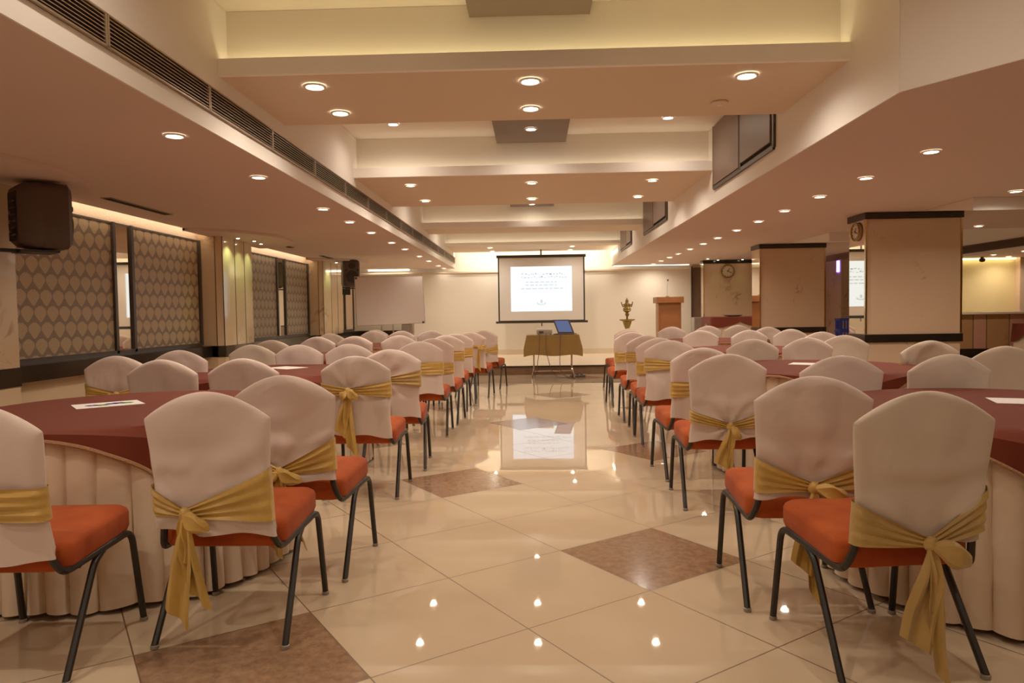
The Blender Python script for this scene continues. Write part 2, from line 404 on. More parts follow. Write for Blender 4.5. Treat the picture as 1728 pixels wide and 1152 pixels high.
# ------------------------------------------------------------------ right pillars
def pillar(y, x0, label, dp=.9):
    x1 = x0+1.1; y1 = y+dp
    t = thing('pillar', label, 'pillar', kind='structure')
    MB().box(x0+.01, x1-.01, y+.01, y1-.01, 0, ZS-.002).build('marble_shaft', 'marble', t, smooth=False)
    MB().box(x0-.012, x1+.012, y-.012, y1+.012, 2.20, ZS-.003).build('top_band', 'black', t, smooth=False)
    MB().box(x0-.012, x1+.012, y-.012, y1+.012, .77, .865).build('lower_band', 'black', t, smooth=False)
    MB().box(x0-.002, x0+.01, y+.03, y1-.03, .87, 2.195).build('mirror_side', 'mirror', t, smooth=False)
    for xx, yy in ((x0, y), (x1-.014, y)):
        MB().box(xx-.004, xx+.018, yy-.003, yy+.02, .87, 2.195).build('brass_corner', 'gold_trim', t, smooth=False)
    return t
pillar(8.40, 3.86, 'nearest square marble pillar at right with black bands and a mirrored side', .45)
pillar(12.2, 3.84, 'middle square marble pillar at right with black bands', .45)
pillar(15.9, 3.77, 'farthest marble pillar with a round clock on its face', .25)
def clock(loc, rz, r, label):
    t = thing('wall_clock', label, 'clock', loc, rz)        # faces -Y at rz = 0
    def disc(r0, y0, y1): return MB().rings([[(r0*cos(2*pi*k/32), yy, r0*sin(2*pi*k/32)) for k in range(32)] for yy in (y1, y0)])
    m = MB().tube([(r*.93*cos(2*pi*k/40), -.02, r*.93*sin(2*pi*k/40)) for k in range(40)], r*.09, 8, True); m.build('rim', 'brass', t)
    disc(r*.92, -.015, -.001).build('dial', 'clockface', t)
    for k in range(12):
        a = 2*pi*k/12; q = MB().box(-.004, .004, -.019, -.0155, r*.66, r*.82)
        q.v = [(x*cos(a)+z*sin(a), y, z*cos(a)-x*sin(a)) for x, y, z in q.v]; q.build('hour_mark', 'darkwood', t, smooth=False)
    for a, l in ((.6, .45), (2.0, .62)):
        q = MB().box(-.006, .006, -.024, -.020, -.02, r*l); q.v = [(x*cos(a)+z*sin(a), y, z*cos(a)-x*sin(a)) for x, y, z in q.v]; q.build('hand', 'darkwood', t, smooth=False)
clock((4.30, 15.898, 2.03), 0, .15, 'round tan clock on the farthest marble pillar')
clock((3.856, 8.62, 2.08), -pi/2, .11, 'round clock on the mirrored side of the nearest pillar')

# ------------------------------------------------------------------ ceiling fittings
def make_downlight(z):
    t = thing('downlight', '', 'downlight')
    prof = [(.062,0),(.062,-.006),(.05,-.010),(.045,-.004),(.045,.0)]
    m = MB(); n = 24
    m.grid([[(r*cos(2*pi*k/n), r*sin(2*pi*k/n), zz) for k in range(n)] for r, zz in prof], True)
    m.build('trim_ring', 'white', t)
    m = MB(); m.rings([[(.046*cos(2*pi*k/n), .046*sin(2*pi*k/n), zz) for k in range(n)] for zz in (-.001, -.004)]); m.build('lens', 'lens', t)
    return t
dl0 = make_downlight(0); used = [False]
WARM = (1.0, .80, .60)
def lamp(loc, W, size=2.85, r=.03, col=WARM, blend=.85):
    l = bpy.data.lights.new('downlight_lamp', 'SPOT'); l.energy = W; l.spot_size = size; l.spot_blend = blend
    l.shadow_soft_size = r; l.color = col
    o = bpy.data.objects.new('downlight_lamp', l); COL.objects.link(o); o.location = loc
    return o
def downlight(x, y, z, label, group, W=17, on=True, s=1.0):
    t = copy_tree(dl0) if used[0] else dl0
    used[0] = True
    t.location = (x, y, z-.002); t.scale = (s, s, 1); t['label'] = label; t['group'] = group; t['category'] = 'downlight'
    if on: lamp((x, y, z-.012), W)
    return t
W1 = 30
for i, y in enumerate([4.26,5.57,7.29,8.34,9.46,10.82,11.94,13.44,14.67,16.16,17.1]):
    downlight(-2.145, y, ZS, '%s round recessed light in the row along the left soffit' % ORD[i], 'lights along the left soffit', W1*.75 if y < 17 else 2)
for i, y in enumerate([5.17,6.16,7.13,8.11,9.04,9.99,11.01,11.94,12.93,13.96,14.85,15.86,16.82]):
    downlight(2.83, y, ZS, '%s round recessed light in the row along the right soffit' % ORD[i], 'lights along the right soffit', W1*.95)
for x, w in ((-1.37, 'left'), (0, 'middle'), (1.35, 'right')):
    downlight(x, 4.54, ZB, '%s light of the front row under the nearest ceiling beam' % w, 'lights under the nearest beam', W1, s=1.15)
    downlight(x, 8.06, ZB, '%s light of the front row under the second ceiling beam' % w, 'lights under the second beam', W1)
    downlight(x, 9.18, ZB, '%s light of the rear row under the second ceiling beam' % w, 'lights under the second beam', W1*.9)
    if x <= 0: downlight(x, 5.14, ZB, '%s light of the rear row under the nearest ceiling beam' % w, 'lights under the nearest beam', W1*.7, s=1.1)
    downlight(x, 7.12, ZT if x else 3.0, '%s light in the raised ceiling between the first two beams' % w, 'lights in the raised ceiling', W1*.6)
downlight(0, 12.0, ZT-.08, 'single light on the far brown ceiling panel', 'lights in the raised ceiling', W1*.12)
for x, w in ((-.95, 'left'), (.88, 'right')):
    downlight(x, 15.9, ZB, '%s front light above the projection screen' % w, 'lights above the screen', W1*1.1)
    downlight(x, 16.8, ZB, '%s rear light above the projection screen' % w, 'lights above the screen', W1*.6)
downlight(4.66, 7.04, ZS, 'recessed light in front of the yellow drop at the right edge', 'lights over the right hall', W1)
downlight(6.15, 10.04, ZS, 'recessed light beside the nearest pillar over the right hall', 'lights over the right hall', W1)
downlight(4.42, 13.7, ZS, 'added fill light hidden behind the middle pillar', 'lights over the right hall', W1)  # unseen lamp added to brighten the farthest pillar
for i, (x, y) in enumerate(((8.36,12.4),(8.35,13.2),(8.95,13.7))):
    downlight(x, y, 2.1, ['nearest','middle','farthest'][i]+' of three small lights over the bar alcove', 'lights over the bar', W1*.7, s=.8)
for x in (-1.25, 1.25):  # unseen lamps added to brighten the beam lips and far ceiling
    downlight(x, 10.5, ZT, 'added fill light hidden above the second beam', 'added fill lights above the second beam', W1*.9)
    downlight(x, 13.9, ZT, 'added fill light hidden above the third beam', 'added fill lights above the third beam', W1*.9)
# fittings behind the camera that light the near chairs
for i, (x, y, z) in enumerate([(-2.145,1.6,ZS),(-2.145,0,ZS),(-2.6,-1.6,ZS),(-1.3,2.6,ZT),(0,2.6,ZT),(1.3,2.6,ZT),(-1.2,.4,ZT),(1.2,.4,ZT),(3.2,2.75,ZS),(4.9,2.2,ZS),(0,-1.5,ZT)]):
    downlight(x, y, z, 'round recessed ceiling light behind the camera', 'lights behind the camera', W1*.95)
off_light = thing('unlit_downlight', 'pale round unlit disc under the nearest beam at right', 'smoke detector', (1.33, 5.11, ZB))  # a downlight that is switched off
MB().lathe([(.055,0),(.06,-.004),(.058,-.012),(.03,-.016)]).build('body', 'beam', off_light)
MB().lathe([(.02,-.0155),(.02,-.022),(.01,-.024)]).build('unlit_lens', 'white', off_light)

def make_spot():
    t = thing('spotlight', '', 'spotlight')
    MB().lathe([(.03,0),(.03,-.012),(.022,-.014)]).build('trim_ring', 'chrome', t)
    MB().lathe([(.02,-.014),(.018,-.018)]).build('lens', 'lensdim', t); return t
sp0 = make_spot(); fs = True
GR = (.80, 1.0, .42)
for x, y, z, lab in ((-3.93,9.42,2.244,'near tiny spotlight over the first marble pilaster'),(-3.86,9.8,2.244,'middle tiny spotlight over the first marble pilaster'),(-3.92,10.2,2.244,'far tiny spotlight over the first marble pilaster'),(-3.9,14.05,2.244,'tiny spotlight over the second marble pilaster'),(4.05,15.74,ZS,'left tiny spotlight over the farthest pillar'),(4.58,15.74,ZS,'right tiny spotlight over the farthest pillar'),(3.72,15.3,ZS,'tiny spotlight left of the farthest pillar')):
    t = sp0 if fs else copy_tree(sp0); fs = False
    t.location = (x, y, z-.001); t['label'] = lab; t['group'] = 'tiny spotlights'; t['category'] = 'spotlight'
    o = lamp((x, y, z-.03), 5.5 if x < 0 else 1.6, 1.7, .015, GR); o.rotation_euler = (0, (.25 if x < 0 else 0), 0) if x < 0 else (-.2, 0, 0)

# brown panels hung on the raised ceiling
for y0, y1, w in ((2.9, 4.44, 'nearest brown square panel hung from the raised ceiling'), (6.1, 7.70, 'second brown square panel hung from the raised ceiling, with a light in it'), (10.9, 12.29, 'third brown square panel, far along the raised ceiling')):
    z0 = 3.0
    t = thing('ceiling_panel', w, 'ceiling panel', (0, (y0+y1)/2, z0))
    h = (y1-y0)/2
    MB().box(-.37,.37,-h,h,0,.03).build('face_board', 'panel', t, smooth=False)
    MB().box(-.33,.33,-h+.04,h-.04,.03,ZT-z0-.001).build('backing_box', 'ceil', t, smooth=False)

# long air grille in the side of the left soffit
def make_vent(L, group, name='air_vent', nsl=7, h=.15):
    t = thing(name, '', 'air vent', group=group)
    m = MB().box(0, .004, 0, L, -h/2, h/2); m.build('backing', 'dark', t, smooth=False)
    m = MB().box(.004,.02,0,L,h/2-.008,h/2).box(.004,.02,0,L,-h/2,-h/2+.008).box(.004,.02,0,.012,-h/2,h/2).box(.004,.02,L-.012,L,-h/2,h/2); m.build('frame', 'vent', t, smooth=False)
    m = MB()
    for i in range(nsl):
        z = -h/2+.012+(h-.024)*(i+.5)/nsl; m.add([(.004,0.012,z+.003),(.018,.012,z-.003),(.018,L-.012,z-.003),(.004,L-.012,z+.003),(.004,0.012,z+.007),(.018,.012,z+.001),(.018,L-.012,z+.001),(.004,L-.012,z+.007)], [(3,2,1,0),(4,5,6,7),(0,1,5,4),(1,2,6,5),(2,3,7,6),(3,0,4,7)])
    m.build('louvre', 'vent', t, smooth=False); return t
v0 = make_vent(.995, 'air vent sections along the left soffit'); y = 2.15; i = 0
while y < 17.0:
    t = v0 if i == 0 else copy_tree(v0); t.location = (-1.888, y, 2.46)
    t['label'] = '%s section of the long slatted air grille on the left soffit' % ORD[min(i, 15)]; y += 1.0; i += 1
v = make_vent(4.0, 'bar air vent'); v.location = (7.988, 11.2, 2.215); v.rotation_euler = (0,0,pi); v.location = (7.987, 15.2, 2.215)
v['label'] = 'slatted air grille above the bar at the right edge'; v['category'] = 'air vent'; del v['group']
for i, y in enumerate((6.36, 10.2, 12.9)):
    t = thing('slot_vent', '%s dark slot vent in the left soffit near the wall' % ['nearest','middle','farthest'][i], 'slot vent', (-3.85, y, ZS), group='slot vents in the left soffit')
    MB().box(-.05,.05,0,1.1,-.008,-.001).build('frame', 'vent', t, smooth=False)
    MB().box(-.035,.035,.02,1.08,-.012,-.008).build('slot', 'dark', t, smooth=False)

# shutters in the side of the right soffit
def shutters(y0, y1, z0, z1, label, split, ajar):
    t = thing('ceiling_shutter', label, 'shutter', (1.888, 0, 0))
    MB().box(-.003,.0,y0,y1,z0,z1).build('opening', 'dark', t, smooth=False)
    m = MB()
    for a, b, c, d in ((y0-.02,y0+.02,z0,z1),(y1-.02,y1+.02,z0,z1),(y0,y1,z0-.015,z0+.02),(split-.02,split+.02,z0,z1)): m.box(-.02,.0,a,b,c,d)
    m.build('frame', 'darkwood', t, smooth=False)
    # near leaf pushed back, far leaf standing slightly open
    q = MB().box(-.030,-.014,y0+.04,split-.05,z0+.05,z1-.005); q.build('door_leaf', 'shutter', t, smooth=False)
    q = MB().box(-.012,.004,0,y1-split-.06,z0+.03,z1-.01)
    q.v = [(x*cos(ajar)-yy*sin(ajar)-.012, x*sin(ajar)+yy*cos(ajar)+split+.03, z) for x, yy, z in q.v]
    q.build('door_leaf', 'shutter', t, smooth=False)
shutters(5.62, 7.45, 2.43, 3.06, 'nearest pair of brown shutters high on the right soffit', 6.5, 0)
shutters(10.04, 12.10, 2.46, 3.06, 'second pair of brown shutters high on the right soffit', 11.1, 0)
shutters(13.6, 15.25, 2.46, 3.06, 'farthest pair of brown shutters high on the right soffit', 14.3, 0)

# ------------------------------------------------------------------ chairs
def rrect(w, d, r, n=8, cx=0, cy=0):
    o = []
    for sx, sy, a0 in ((1,1,0),(-1,1,pi/2),(-1,-1,pi),(1,-1,1.5*pi)):
        for k in range(n+1):
            a = a0+pi/2*k/n; o.append((cx+sx*(w/2-r)+r*cos(a), cy+sy*(d/2-r)+r*sin(a)))
    return o
def yc(z): return -.236-(z-.40)*.115
def halfw(z, hem):
    if z < .55: return .203+.012*((.55-z)/.14)**1.5 if z < .55 else .203
    return .203+.020*min(1, (z-.55)/.28)
def roundoff(u): return sqrt(max(0., 1-abs(u)**16))
SEAT = {}
def seat_mesh(parent, mi):
    prof = [(.06,.368),(.022,.370),(.006,.378),(.0,.395),(.0,.445),(.004,.458),(.016,.468),(.05,.476),(.10,.481),(.16,.484),(.19,.485)]
    rings = []
    for ins, z in prof:
        ring = []
        for x, y in rrect(.45-2*ins, .43-2*ins, max(.012, .055-ins*.25), 6, 0, .012):
            zz = z+(y-.2)*.055 + (.004*sin(18*x)*sin(15*y) if ins > .03 and z > .45 else 0)
            ring.append((x, y, zz))
        rings.append(ring)
    o = MB().rings(rings).build('seat', 'seat', parent)
    return o
def frame_parts(t):
    for s in (-1, 1):
        pts = fillet([(s*.236,.245,.012),(s*.226,.195,.372),(s*.212,-.205,.350),(s*.190,-.236,.43),(s*.178,-.266,.74)], .05, 5)
        i0 = 5
        # front leg | side rail | back post as three parts of one bent tube
        MB().tube(pts[:5], .0125, 8).build('leg', 'steel', t)
        MB().tube(pts[4:11], .0125, 8).build('side_rail', 'steel', t)
        MB().tube(pts[10:], .0125, 8).build('back_post', 'steel', t)
        MB().tube(fillet([(s*.218,.02,.358),(s*.224,-.045,.335),(s*.236,-.245,.012)], .05, 4), .0125, 8).build('leg', 'steel', t)
    for y, z in ((.12,.362),(-.12,.348)):
        MB().tube([(-.22,y,z),(.22,y,z)], .009, 6).build('cross_bar', 'steel', t)
    for sx in (-1,1):
        for y in (.245,-.245):
            MB().lathe([(.012,0),(.015,.002),(.015,.013),(.012,.015)], sx*.236, y, 10).build('foot_cap', 'cap', t)
def cover_mesh(t, p, res):
    nu, nv = res; rnd = random.Random(p['seed']); ph = [rnd.uniform(0, 6.28) for _ in range(8)]
    hem = p['hem']; kx, kz = p['kx'], p['kz']; am = p.get('fold', 1)
    def fold(x, z):
        dx, dz = x-kx, z-kz; r = sqrt(dx*dx+dz*dz)+1e-4; a = atan2(dz, dx)
        f = 0
        if p['knot']:
            f += .009*exp(-r/.17)*min(1, r/.06)*sin(a*7+ph[0])
            f += .010*exp(-(r/.06)**2)
            f += .0045*sin((z-kz-1.3*dx*dx)*42+ph[6])*exp(-((z-.64)/.09)**2)
        else:
            f += .003*sin(x*45+ph[5])*exp(-abs(z-kz)/.10)
        f += .0035*sin(9*x+14*z+ph[1])+.0025*sin(-17*x+11*z+ph[2])+.002*sin(31*x+5*z+ph[3])
        if z < kz: f += .005*sin(x*26+ph[4])*min(1, (kz-z)/.08)
        return f*am
    def P(i, j, side):
        u = sin(pi/2*(2*i/nu-1)); v = sin(pi/2*j/nv) if j < nv else 1.
        zt = .832+.094*(1-abs(u)**1.85) 
        zb = hem + p['tilt']*u + .007*sin(5*u+ph[4]) + (.0 if side < 0 else .035)
        z = zb+(zt-zb)*v; zr = hem+(.836-hem)*v
        x = u*halfw(zr, hem)*(1+.012*sin(9*zr+ph[5]))
        e = .021*roundoff(u)*sqrt(max(0., 1-v**22))
        y = yc(z)+side*e
        if side < 0: y += min(.005, fold(x, z)*1.9)*(e/.021)
        return (x, y, z)
    m = MB()
    back = [[P(i, j, -1) for i in range(nu+1)] for j in range(nv+1)]
    m.grid(back)
    W_ = nu+1; o = len(m.v); idx = {}
    fr = []
    for j in range(nv+1):
        row = []
        for i in range(nu+1):
            if j == nv or ((i == 0 or i == nu) and j > 0): row.append(j*W_+i)
            else: m.v.append(P(i, j, 1)); row.append(len(m.v)-1)
        fr.append(row)
    for j in range(nv):
        for i in range(nu): m.f.append((fr[j][i+1], fr[j][i], fr[j+1][i], fr[j+1][i+1]))
    return m.build('chair_cover', 'cover' if p.get('m', 0) == 0 else 'cover2', t)
def sash_mesh(t, p, res):
    nt_, nq = res; rnd = random.Random(p['seed']+99); m = MB(); mat = 'sash' if p.get('sm', 0) == 0 else 'sash2'
    for s in (-1, 1):
        hi, lo = (p['L'] if s < 0 else p['R'])
        rows = []
        def pt(x, y, z): return (x, y, z)
        w_ = halfw((hi+lo)/2, p['hem'])+.006
        ph = rnd.uniform(0, 6)
        for k in range(3):      # across the front and round the side
            row = []
            for q in range(nq+1):
                z = lo+(hi-lo)*q/nq; x = [0, s*(w_-.012), s*(w_+.002)][k]; y = yc(z)+[.033, .030, .006][k]; row.append(pt(x, y, z))
            rows.append(row)
        for k in range(nt_+1):
            tt = k/nt_; row = []
            kh = .017 if p['knot'] else (hi-lo)/2*.96
            te = tt if not p['knot'] else tt**.9
            for q in range(nq+1):
                f = q/nq
                zh = hi*(1-te)+(p['kz']+kh)*te; zl = lo*(1-te)+(p['kz']-kh)*te
                z = zl+(zh-zl)*f
                x = s*w_*(1-tt)+p['kx']*tt
                u = min(.999, abs(x)/w_)
                rip = (.0035+.002*tt)*sin(f*pi*7+ph+tt*1.3)+.002*sin(f*pi*3+4*tt)
                y = yc(z)-.021*roundoff(u)-.012-.004*(1-tt)-.006*tt*(1 if p['knot'] else 0)-rip
                row.append((x, y, z))
            rows.append(row)
        m.grid(rows)
    sash = m.build('sash', mat, t)
    if not p['knot']: return
    kx, kz = p['kx'], p['kz']; yk = yc(kz)-.052
    rings = []
    for i in range(9):
        a = -pi/2+pi*i/8; ring = []
        for k in range(16):
            b = 2*pi*k/16; r = .021*cos(a)*(1+.12*sin(3*b+2*a))
            ring.append((kx+r*cos(b)*1.05, yk+.006+r*sin(b)*.8, kz+.024*sin(a)))
        rings.append(ring)
    MB().rings(rings).build('knot', mat, sash)
    def lobe(ang, Ln, wd):
        n, q = 16, 14; rows = []
        for i in range(n+1):
            tt = i/n; w = wd*(.18+.82*sin(pi*min(1, tt**.8*1.0)*.93)); row = []
            if i == n: w *= .25
            for k in range(q):
                b = 2*pi*k/q
                l = Ln*tt; d = w/2*cos(b)+.004*sin(8*tt+2*b); th = (.016*sin(pi*tt)+.004)*sin(b)*(1+.3*sin(5*b))
                row.append((kx+l*cos(ang)-d*sin(ang), yk-.010-.022*sin(pi*tt)*.7+th, kz+l*sin(ang)+d*cos(ang)-.010*tt*tt))
            rows.append(row)
        MB().rings(rows).build('bow_loop', mat, sash)
    for a, l, w in p['loops']: lobe(a, l, w)
    for (Ln, w1, dx, ph) in p['tails']:
        n, q = 22, 10; rows = []
        for i in range(n+1):
            tt = i/n; row = []
            w = .018+(w1-.018)*min(1, tt*2.2)**.8
            for k in range(q+1):
                f = k/q-.5; LL = Ln*(1+.22*f)
                x = kx+dx*tt+w*f*(1-.1*sin(3*tt)) + .006*sin(5*tt+ph)
                amp = .012*min(1, tt*3)
                y = yk+.002-.012*sin(pi*min(1, tt*1.5))-.03*(1-tt)*0+amp*sin(2*pi*1.4*f+ph+tt)-.004*tt
                row.append((x, y, kz-.008-LL*tt))
            rows.append(row)
        MB().grid(rows).build('ribbon_tail', mat, sash)

proto = thing('banquet_chair', 'proto', 'chair')
frame_parts(proto); seat_mesh(proto, 0)
first = [True]
def chair(x, y, rz, label, group, knot=True, kx=0, kz=.5, L=(.60,.50), R=(.60,.50), tails=(), loops=(), hem=.415, tilt=0, seed=0, near=False, m=0, sm=0, fold=1):
    t = proto if first[0] else copy_tree(proto); first[0] = False
    t.location = (x, y, 0); t.rotation_euler = (0, 0, radians(rz)); t['label'] = label; t['group'] = group; t['category'] = 'chair'
    p = dict(knot=knot, kx=kx, kz=kz, L=L, R=R, tails=tails, loops=loops, hem=hem, tilt=tilt, seed=seed, m=m, sm=sm, fold=fold)
    pend.append((t, p, near)); return t
pend = []
GL, GRr = 'chairs along the left of the aisle', 'chairs along the right of the aisle'
GTL, GTR = 'chairs around the left tables', 'chairs around the right tables'
cl = 'white covered chair with gold sash, '
# left aisle column
chair(-1.77, 2.44, 2, cl+'cut off by the left edge', GTL, False, 0, .60, (.655,.545), (.655,.545), hem=.405, seed=1, near=True, fold=.8)
chair(-1.135, 2.70, 0, cl+'front of the column left of the aisle', GL, True, -.085, .50, (.60,.49), (.655,.465), tails=((.36,.085,-.03,.3),(.30,.07,.045,2.2),(.16,.05,-.0,4)), loops=((-.45,.10,.06),), hem=.42, tilt=-.012, seed=2, near=True)
chair(-1.075, 3.34, -3, cl+'second in the column left of the aisle', GL, True, -.03, .50, (.60,.49), (.65,.505), tails=((.34,.075,-.03,1.3),(.30,.06,.10,.2)), loops=((-.25,.11,.06),(3.6,.07,.05)), hem=.455, seed=3, near=True)
chair(-1.125, 4.72, 0, cl+'third in the column left of the aisle, long bow', GL, True, -.045, .705, (.76,.655), (.765,.66), tails=((.26,.075,-.05,.3),(.38,.07,.02,2.2)), loops=((-.5,.075,.06),(3.9,.06,.05)), hem=.415, tilt=-.015, seed=4, near=True, sm=0)
chair(-1.085, 5.52, 4, cl+'fourth in the column left of the aisle', GL, True, -.05, .70, (.74,.65), (.77,.64), tails=((.28,.07,-.03,.3),(.34,.06,.04,2.2)), loops=((3.7,.06,.05),), hem=.415, tilt=-.01, seed=5, near=True, sm=1)
chair(-1.08, 6.98, 0, cl+'fifth in the column left of the aisle, band flat', GL, False, .0, .665, (.72,.61), (.73,.61), hem=.42, seed=6)
chair(-1.04, 7.72, -4, cl+'sixth in the column left of the aisle', GL, False, .0, .60, (.66,.55), (.67,.56), hem=.41, seed=7)
chair(-1.05, 8.72, 0, cl+'seventh in the column left of the aisle', GL, False, 0, .68, (.73,.62), (.74,.62), hem=.42, seed=8)
chair(-1.02, 9.42, 3, cl+'eighth in the column left of the aisle', GL, False, 0, .67, (.72,.61), (.74,.62), hem=.42, seed=9)
chair(-.85, 10.1, -6, cl+'ninth in the column left of the aisle, tail hanging', GL, True, .12, .72, (.76,.67), (.76,.66), tails=((.3,.06,0,1),), loops=((-.4,.07,.05),), hem=.42, seed=10)
chair(-.72, 11.15, -10, cl+'farthest in the column left of the aisle', GL, True, -.0, .60, (.64,.55), (.70,.56), tails=((.2,.05,0,1),), loops=((-.4,.07,.05),), hem=.43, seed=11)
# chairs around the left tables
ct = 'white covered chair, '
chair(-2.92, 5.12, 5, ct+'behind the near left table beside the wall, bow showing', GTL, True, .0, .655, (.735,.64), (.735,.65), loops=((-.3,.06,.05),(3.5,.06,.05)), tails=((.2,.05,0,0),), seed=12)
chair(-2.31, 4.62, 0, ct+'behind the near left table, left of two side by side', GTL, False, 0, .55, (.62,.50), (.62,.50), seed=13)
chair(-1.80, 4.62, 0, ct+'behind the near left table, right of two side by side', GTL, False, 0, .55, (.62,.50), (.62,.50), seed=14)
chair(-2.82, 5.85, 0, ct+'half hidden between the wall ledge and the second left table', GTL, False, 0, .55, (.62,.50), (.62,.50), seed=15)
chair(-2.60, 6.76, 0, ct+'leftmost of three behind the second left table', GTL, False, 0, .55, (.62,.50), (.62,.50), seed=16, m=1)
chair(-2.11, 6.60, 0, ct+'middle of three behind the second left table', GTL, False, 0, .55, (.62,.50), (.62,.50), seed=17)
chair(-1.66, 6.62, 0, ct+'rightmost of three behind the second left table', GTL, False, 0, .55, (.62,.50), (.62,.50), seed=18)
chair(-2.86, 7.95, 0, ct+'left of the third left table near the wall', GTL, False, 0, .55, (.62,.50), (.62,.50), seed=19, m=1)
chair(-2.66, 8.95, 0, ct+'leftmost of three behind the third left table', GTL, False, 0, .55, (.62,.50), (.62,.50), seed=20)
chair(-2.20, 8.95, 0, ct+'middle of three behind the third left table', GTL, False, 0, .55, (.62,.50), (.62,.50), seed=21)
chair(-1.66, 8.98, 0, ct+'rightmost of three behind the third left table', GTL, False, 0, .55, (.62,.50), (.62,.50), seed=22)
chair(-2.95, 10.5, 0, ct+'left of the farthest left table', GTL, False, 0, .55, (.62,.50), (.62,.50), seed=23, m=1)
chair(-2.62, 11.8, 0, ct+'leftmost of three behind the farthest left table', GTL, False, 0, .55, (.62,.50), (.62,.50), seed=24)
chair(-2.10, 11.5, 0, ct+'middle of three behind the farthest left table', GTL, False, 0, .55, (.62,.50), (.62,.50), seed=25)
chair(-1.60, 11.3, 0, ct+'rightmost of three behind the farthest left table', GTL, False, 0, .55, (.62,.50), (.62,.50), seed=26)
chair(-2.75, 12.55, 0, ct+'last on the left, in front of the whiteboard', GTL, False, 0, .55, (.62,.50), (.62,.50), seed=27)
# right aisle column
chair(1.155, 2.47, 6, cl+'nearest at bottom right, long bow', GRr, True, .02, .455, (.585,.45), (.625,.49), tails=((.30,.10,-.05,.3),(.42,.075,.035,2.2),(.20,.05,.0,4.5)), loops=((-.42,.13,.075),), hem=.455, seed=31, near=True, m=1, sm=1)
chair(1.065, 3.00, -2, cl+'second in the column right of the aisle', GRr, True, .0, .50, (.61,.475), (.60,.48), tails=((.30,.08,-.045,.3),(.42,.06,-.0,2.2)), loops=((-.18,.12,.06),), hem=.452, seed=32, near=True)
chair(1.12, 4.42, -1, cl+'third in the column right of the aisle, thin bow', GRr, True, .015, .505, (.60,.53), (.59,.50), tails=((.22,.08,-.05,.3),(.46,.045,.0,2.2)), loops=((-.9,.085,.05),), hem=.42, tilt=.01, seed=33, near=True)
chair(1.13, 5.15, 3, cl+'fourth right of the aisle, crumpled hem', GRr, False, 0, .64, (.695,.59), (.70,.59), hem=.42, tilt=-.02, seed=34, near=True, fold=1.4)
chair(1.17, 6.42, 0, cl+'fifth right of the aisle, knot at its side', GRr, True, .17, .71, (.78,.66), (.74,.68), tails=((.44,.05,.01,.3),), loops=((3.9,.06,.05),), hem=.41, seed=35)
chair(1.185, 6.98, -2, cl+'sixth in the column right of the aisle', GRr, False, 0, .64, (.70,.58), (.70,.58), hem=.455, seed=36)
chair(1.18, 7.75, 0, cl+'seventh in the column right of the aisle', GRr, False, 0, .70, (.75,.65), (.75,.65), hem=.455, seed=37)
chair(1.18, 9.0, 4, cl+'eighth in the column right of the aisle', GRr, False, 0, .62, (.68,.56), (.68,.56), hem=.455, seed=38)
chair(1.30, 9.9, 0, cl+'ninth in the column right of the aisle', GRr, False, 0, .66, (.71,.6), (.71,.6), hem=.455, seed=39)
chair(1.34, 10.75, 10, cl+'farthest in the column right of the aisle', GRr, False, 0, .66, (.71,.6), (.71,.6), hem=.43, seed=40)
# chairs around the right tables
chair(1.66, 4.15, -2, ct+'behind the near right table, left of two side by side', GTR, False, 0, .58, (.66,.54), (.66,.54), seed=41)
chair(2.22, 4.15, 0, ct+'behind the near right table, right of two side by side', GTR, False, 0, .55, (.62,.50), (.62,.50), seed=42, m=1)
chair(2.96, 4.85, 0, ct+'right of the second right table, cut by the frame edge', GTR, False, 0, .55, (.62,.50), (.62,.50), seed=43, m=1)
chair(2.96, 5.72, 3, ct+'beyond the second right table, sash gathered', GTR, True, -.15, .70, (.76,.66), (.76,.66), seed=44, m=1, loops=((3.6,.06,.05),), tails=((.2,.05,0,0),))
chair(1.88, 6.46, 0, ct+'leftmost of three behind the second right table', GTR, False, 0, .55, (.62,.50), (.62,.50), seed=45, m=1)
chair(2.41, 6.62, 0, ct+'middle of three behind the second right table', GTR, False, 0, .55, (.62,.50), (.62,.50), seed=46)
chair(2.94, 7.02, -8, ct+'rightmost of three, just left of the nearest pillar', GTR, False, 0, .55, (.62,.50), (.62,.50), seed=47, m=1)
chair(3.12, 8.1, 0, ct+'right of the third right table', GTR, False, 0, .55, (.62,.50), (.62,.50), seed=48)
chair(2.10, 9.3, 0, ct+'leftmost of three behind the third right table', GTR, False, 0, .55, (.62,.50), (.62,.50), seed=49)
chair(2.66, 9.15, 0, ct+'middle of three behind the third right table', GTR, False, 0, .55, (.62,.50), (.62,.50), seed=50)
chair(3.22, 9.3, 0, ct+'rightmost of three behind the third right table', GTR, False, 0, .55, (.62,.50), (.62,.50), seed=51)
chair(3.36, 10.6, 0, ct+'right of the farthest right table by the middle pillar', GTR, False, 0, .55, (.62,.50), (.62,.50), seed=52)
chair(2.18, 11.6, 0, ct+'leftmost of three behind the farthest right table, below the lectern', GTR, False, 0, .55, (.62,.50), (.62,.50), seed=53)
chair(2.80, 11.8, 0, ct+'middle of three behind the farthest right table', GTR, False, 0, .55, (.62,.50), (.62,.50), seed=54)
chair(3.36, 12.1, 0, ct+'rightmost of three behind the farthest right table', GTR, False, 0, .55, (.62,.50), (.62,.50), seed=55)
for t, p, near in pend:
    cover_mesh(t, p, (44, 44) if near else (24, 22))
    sash_mesh(t, p, (22, 18) if near else (10, 8))

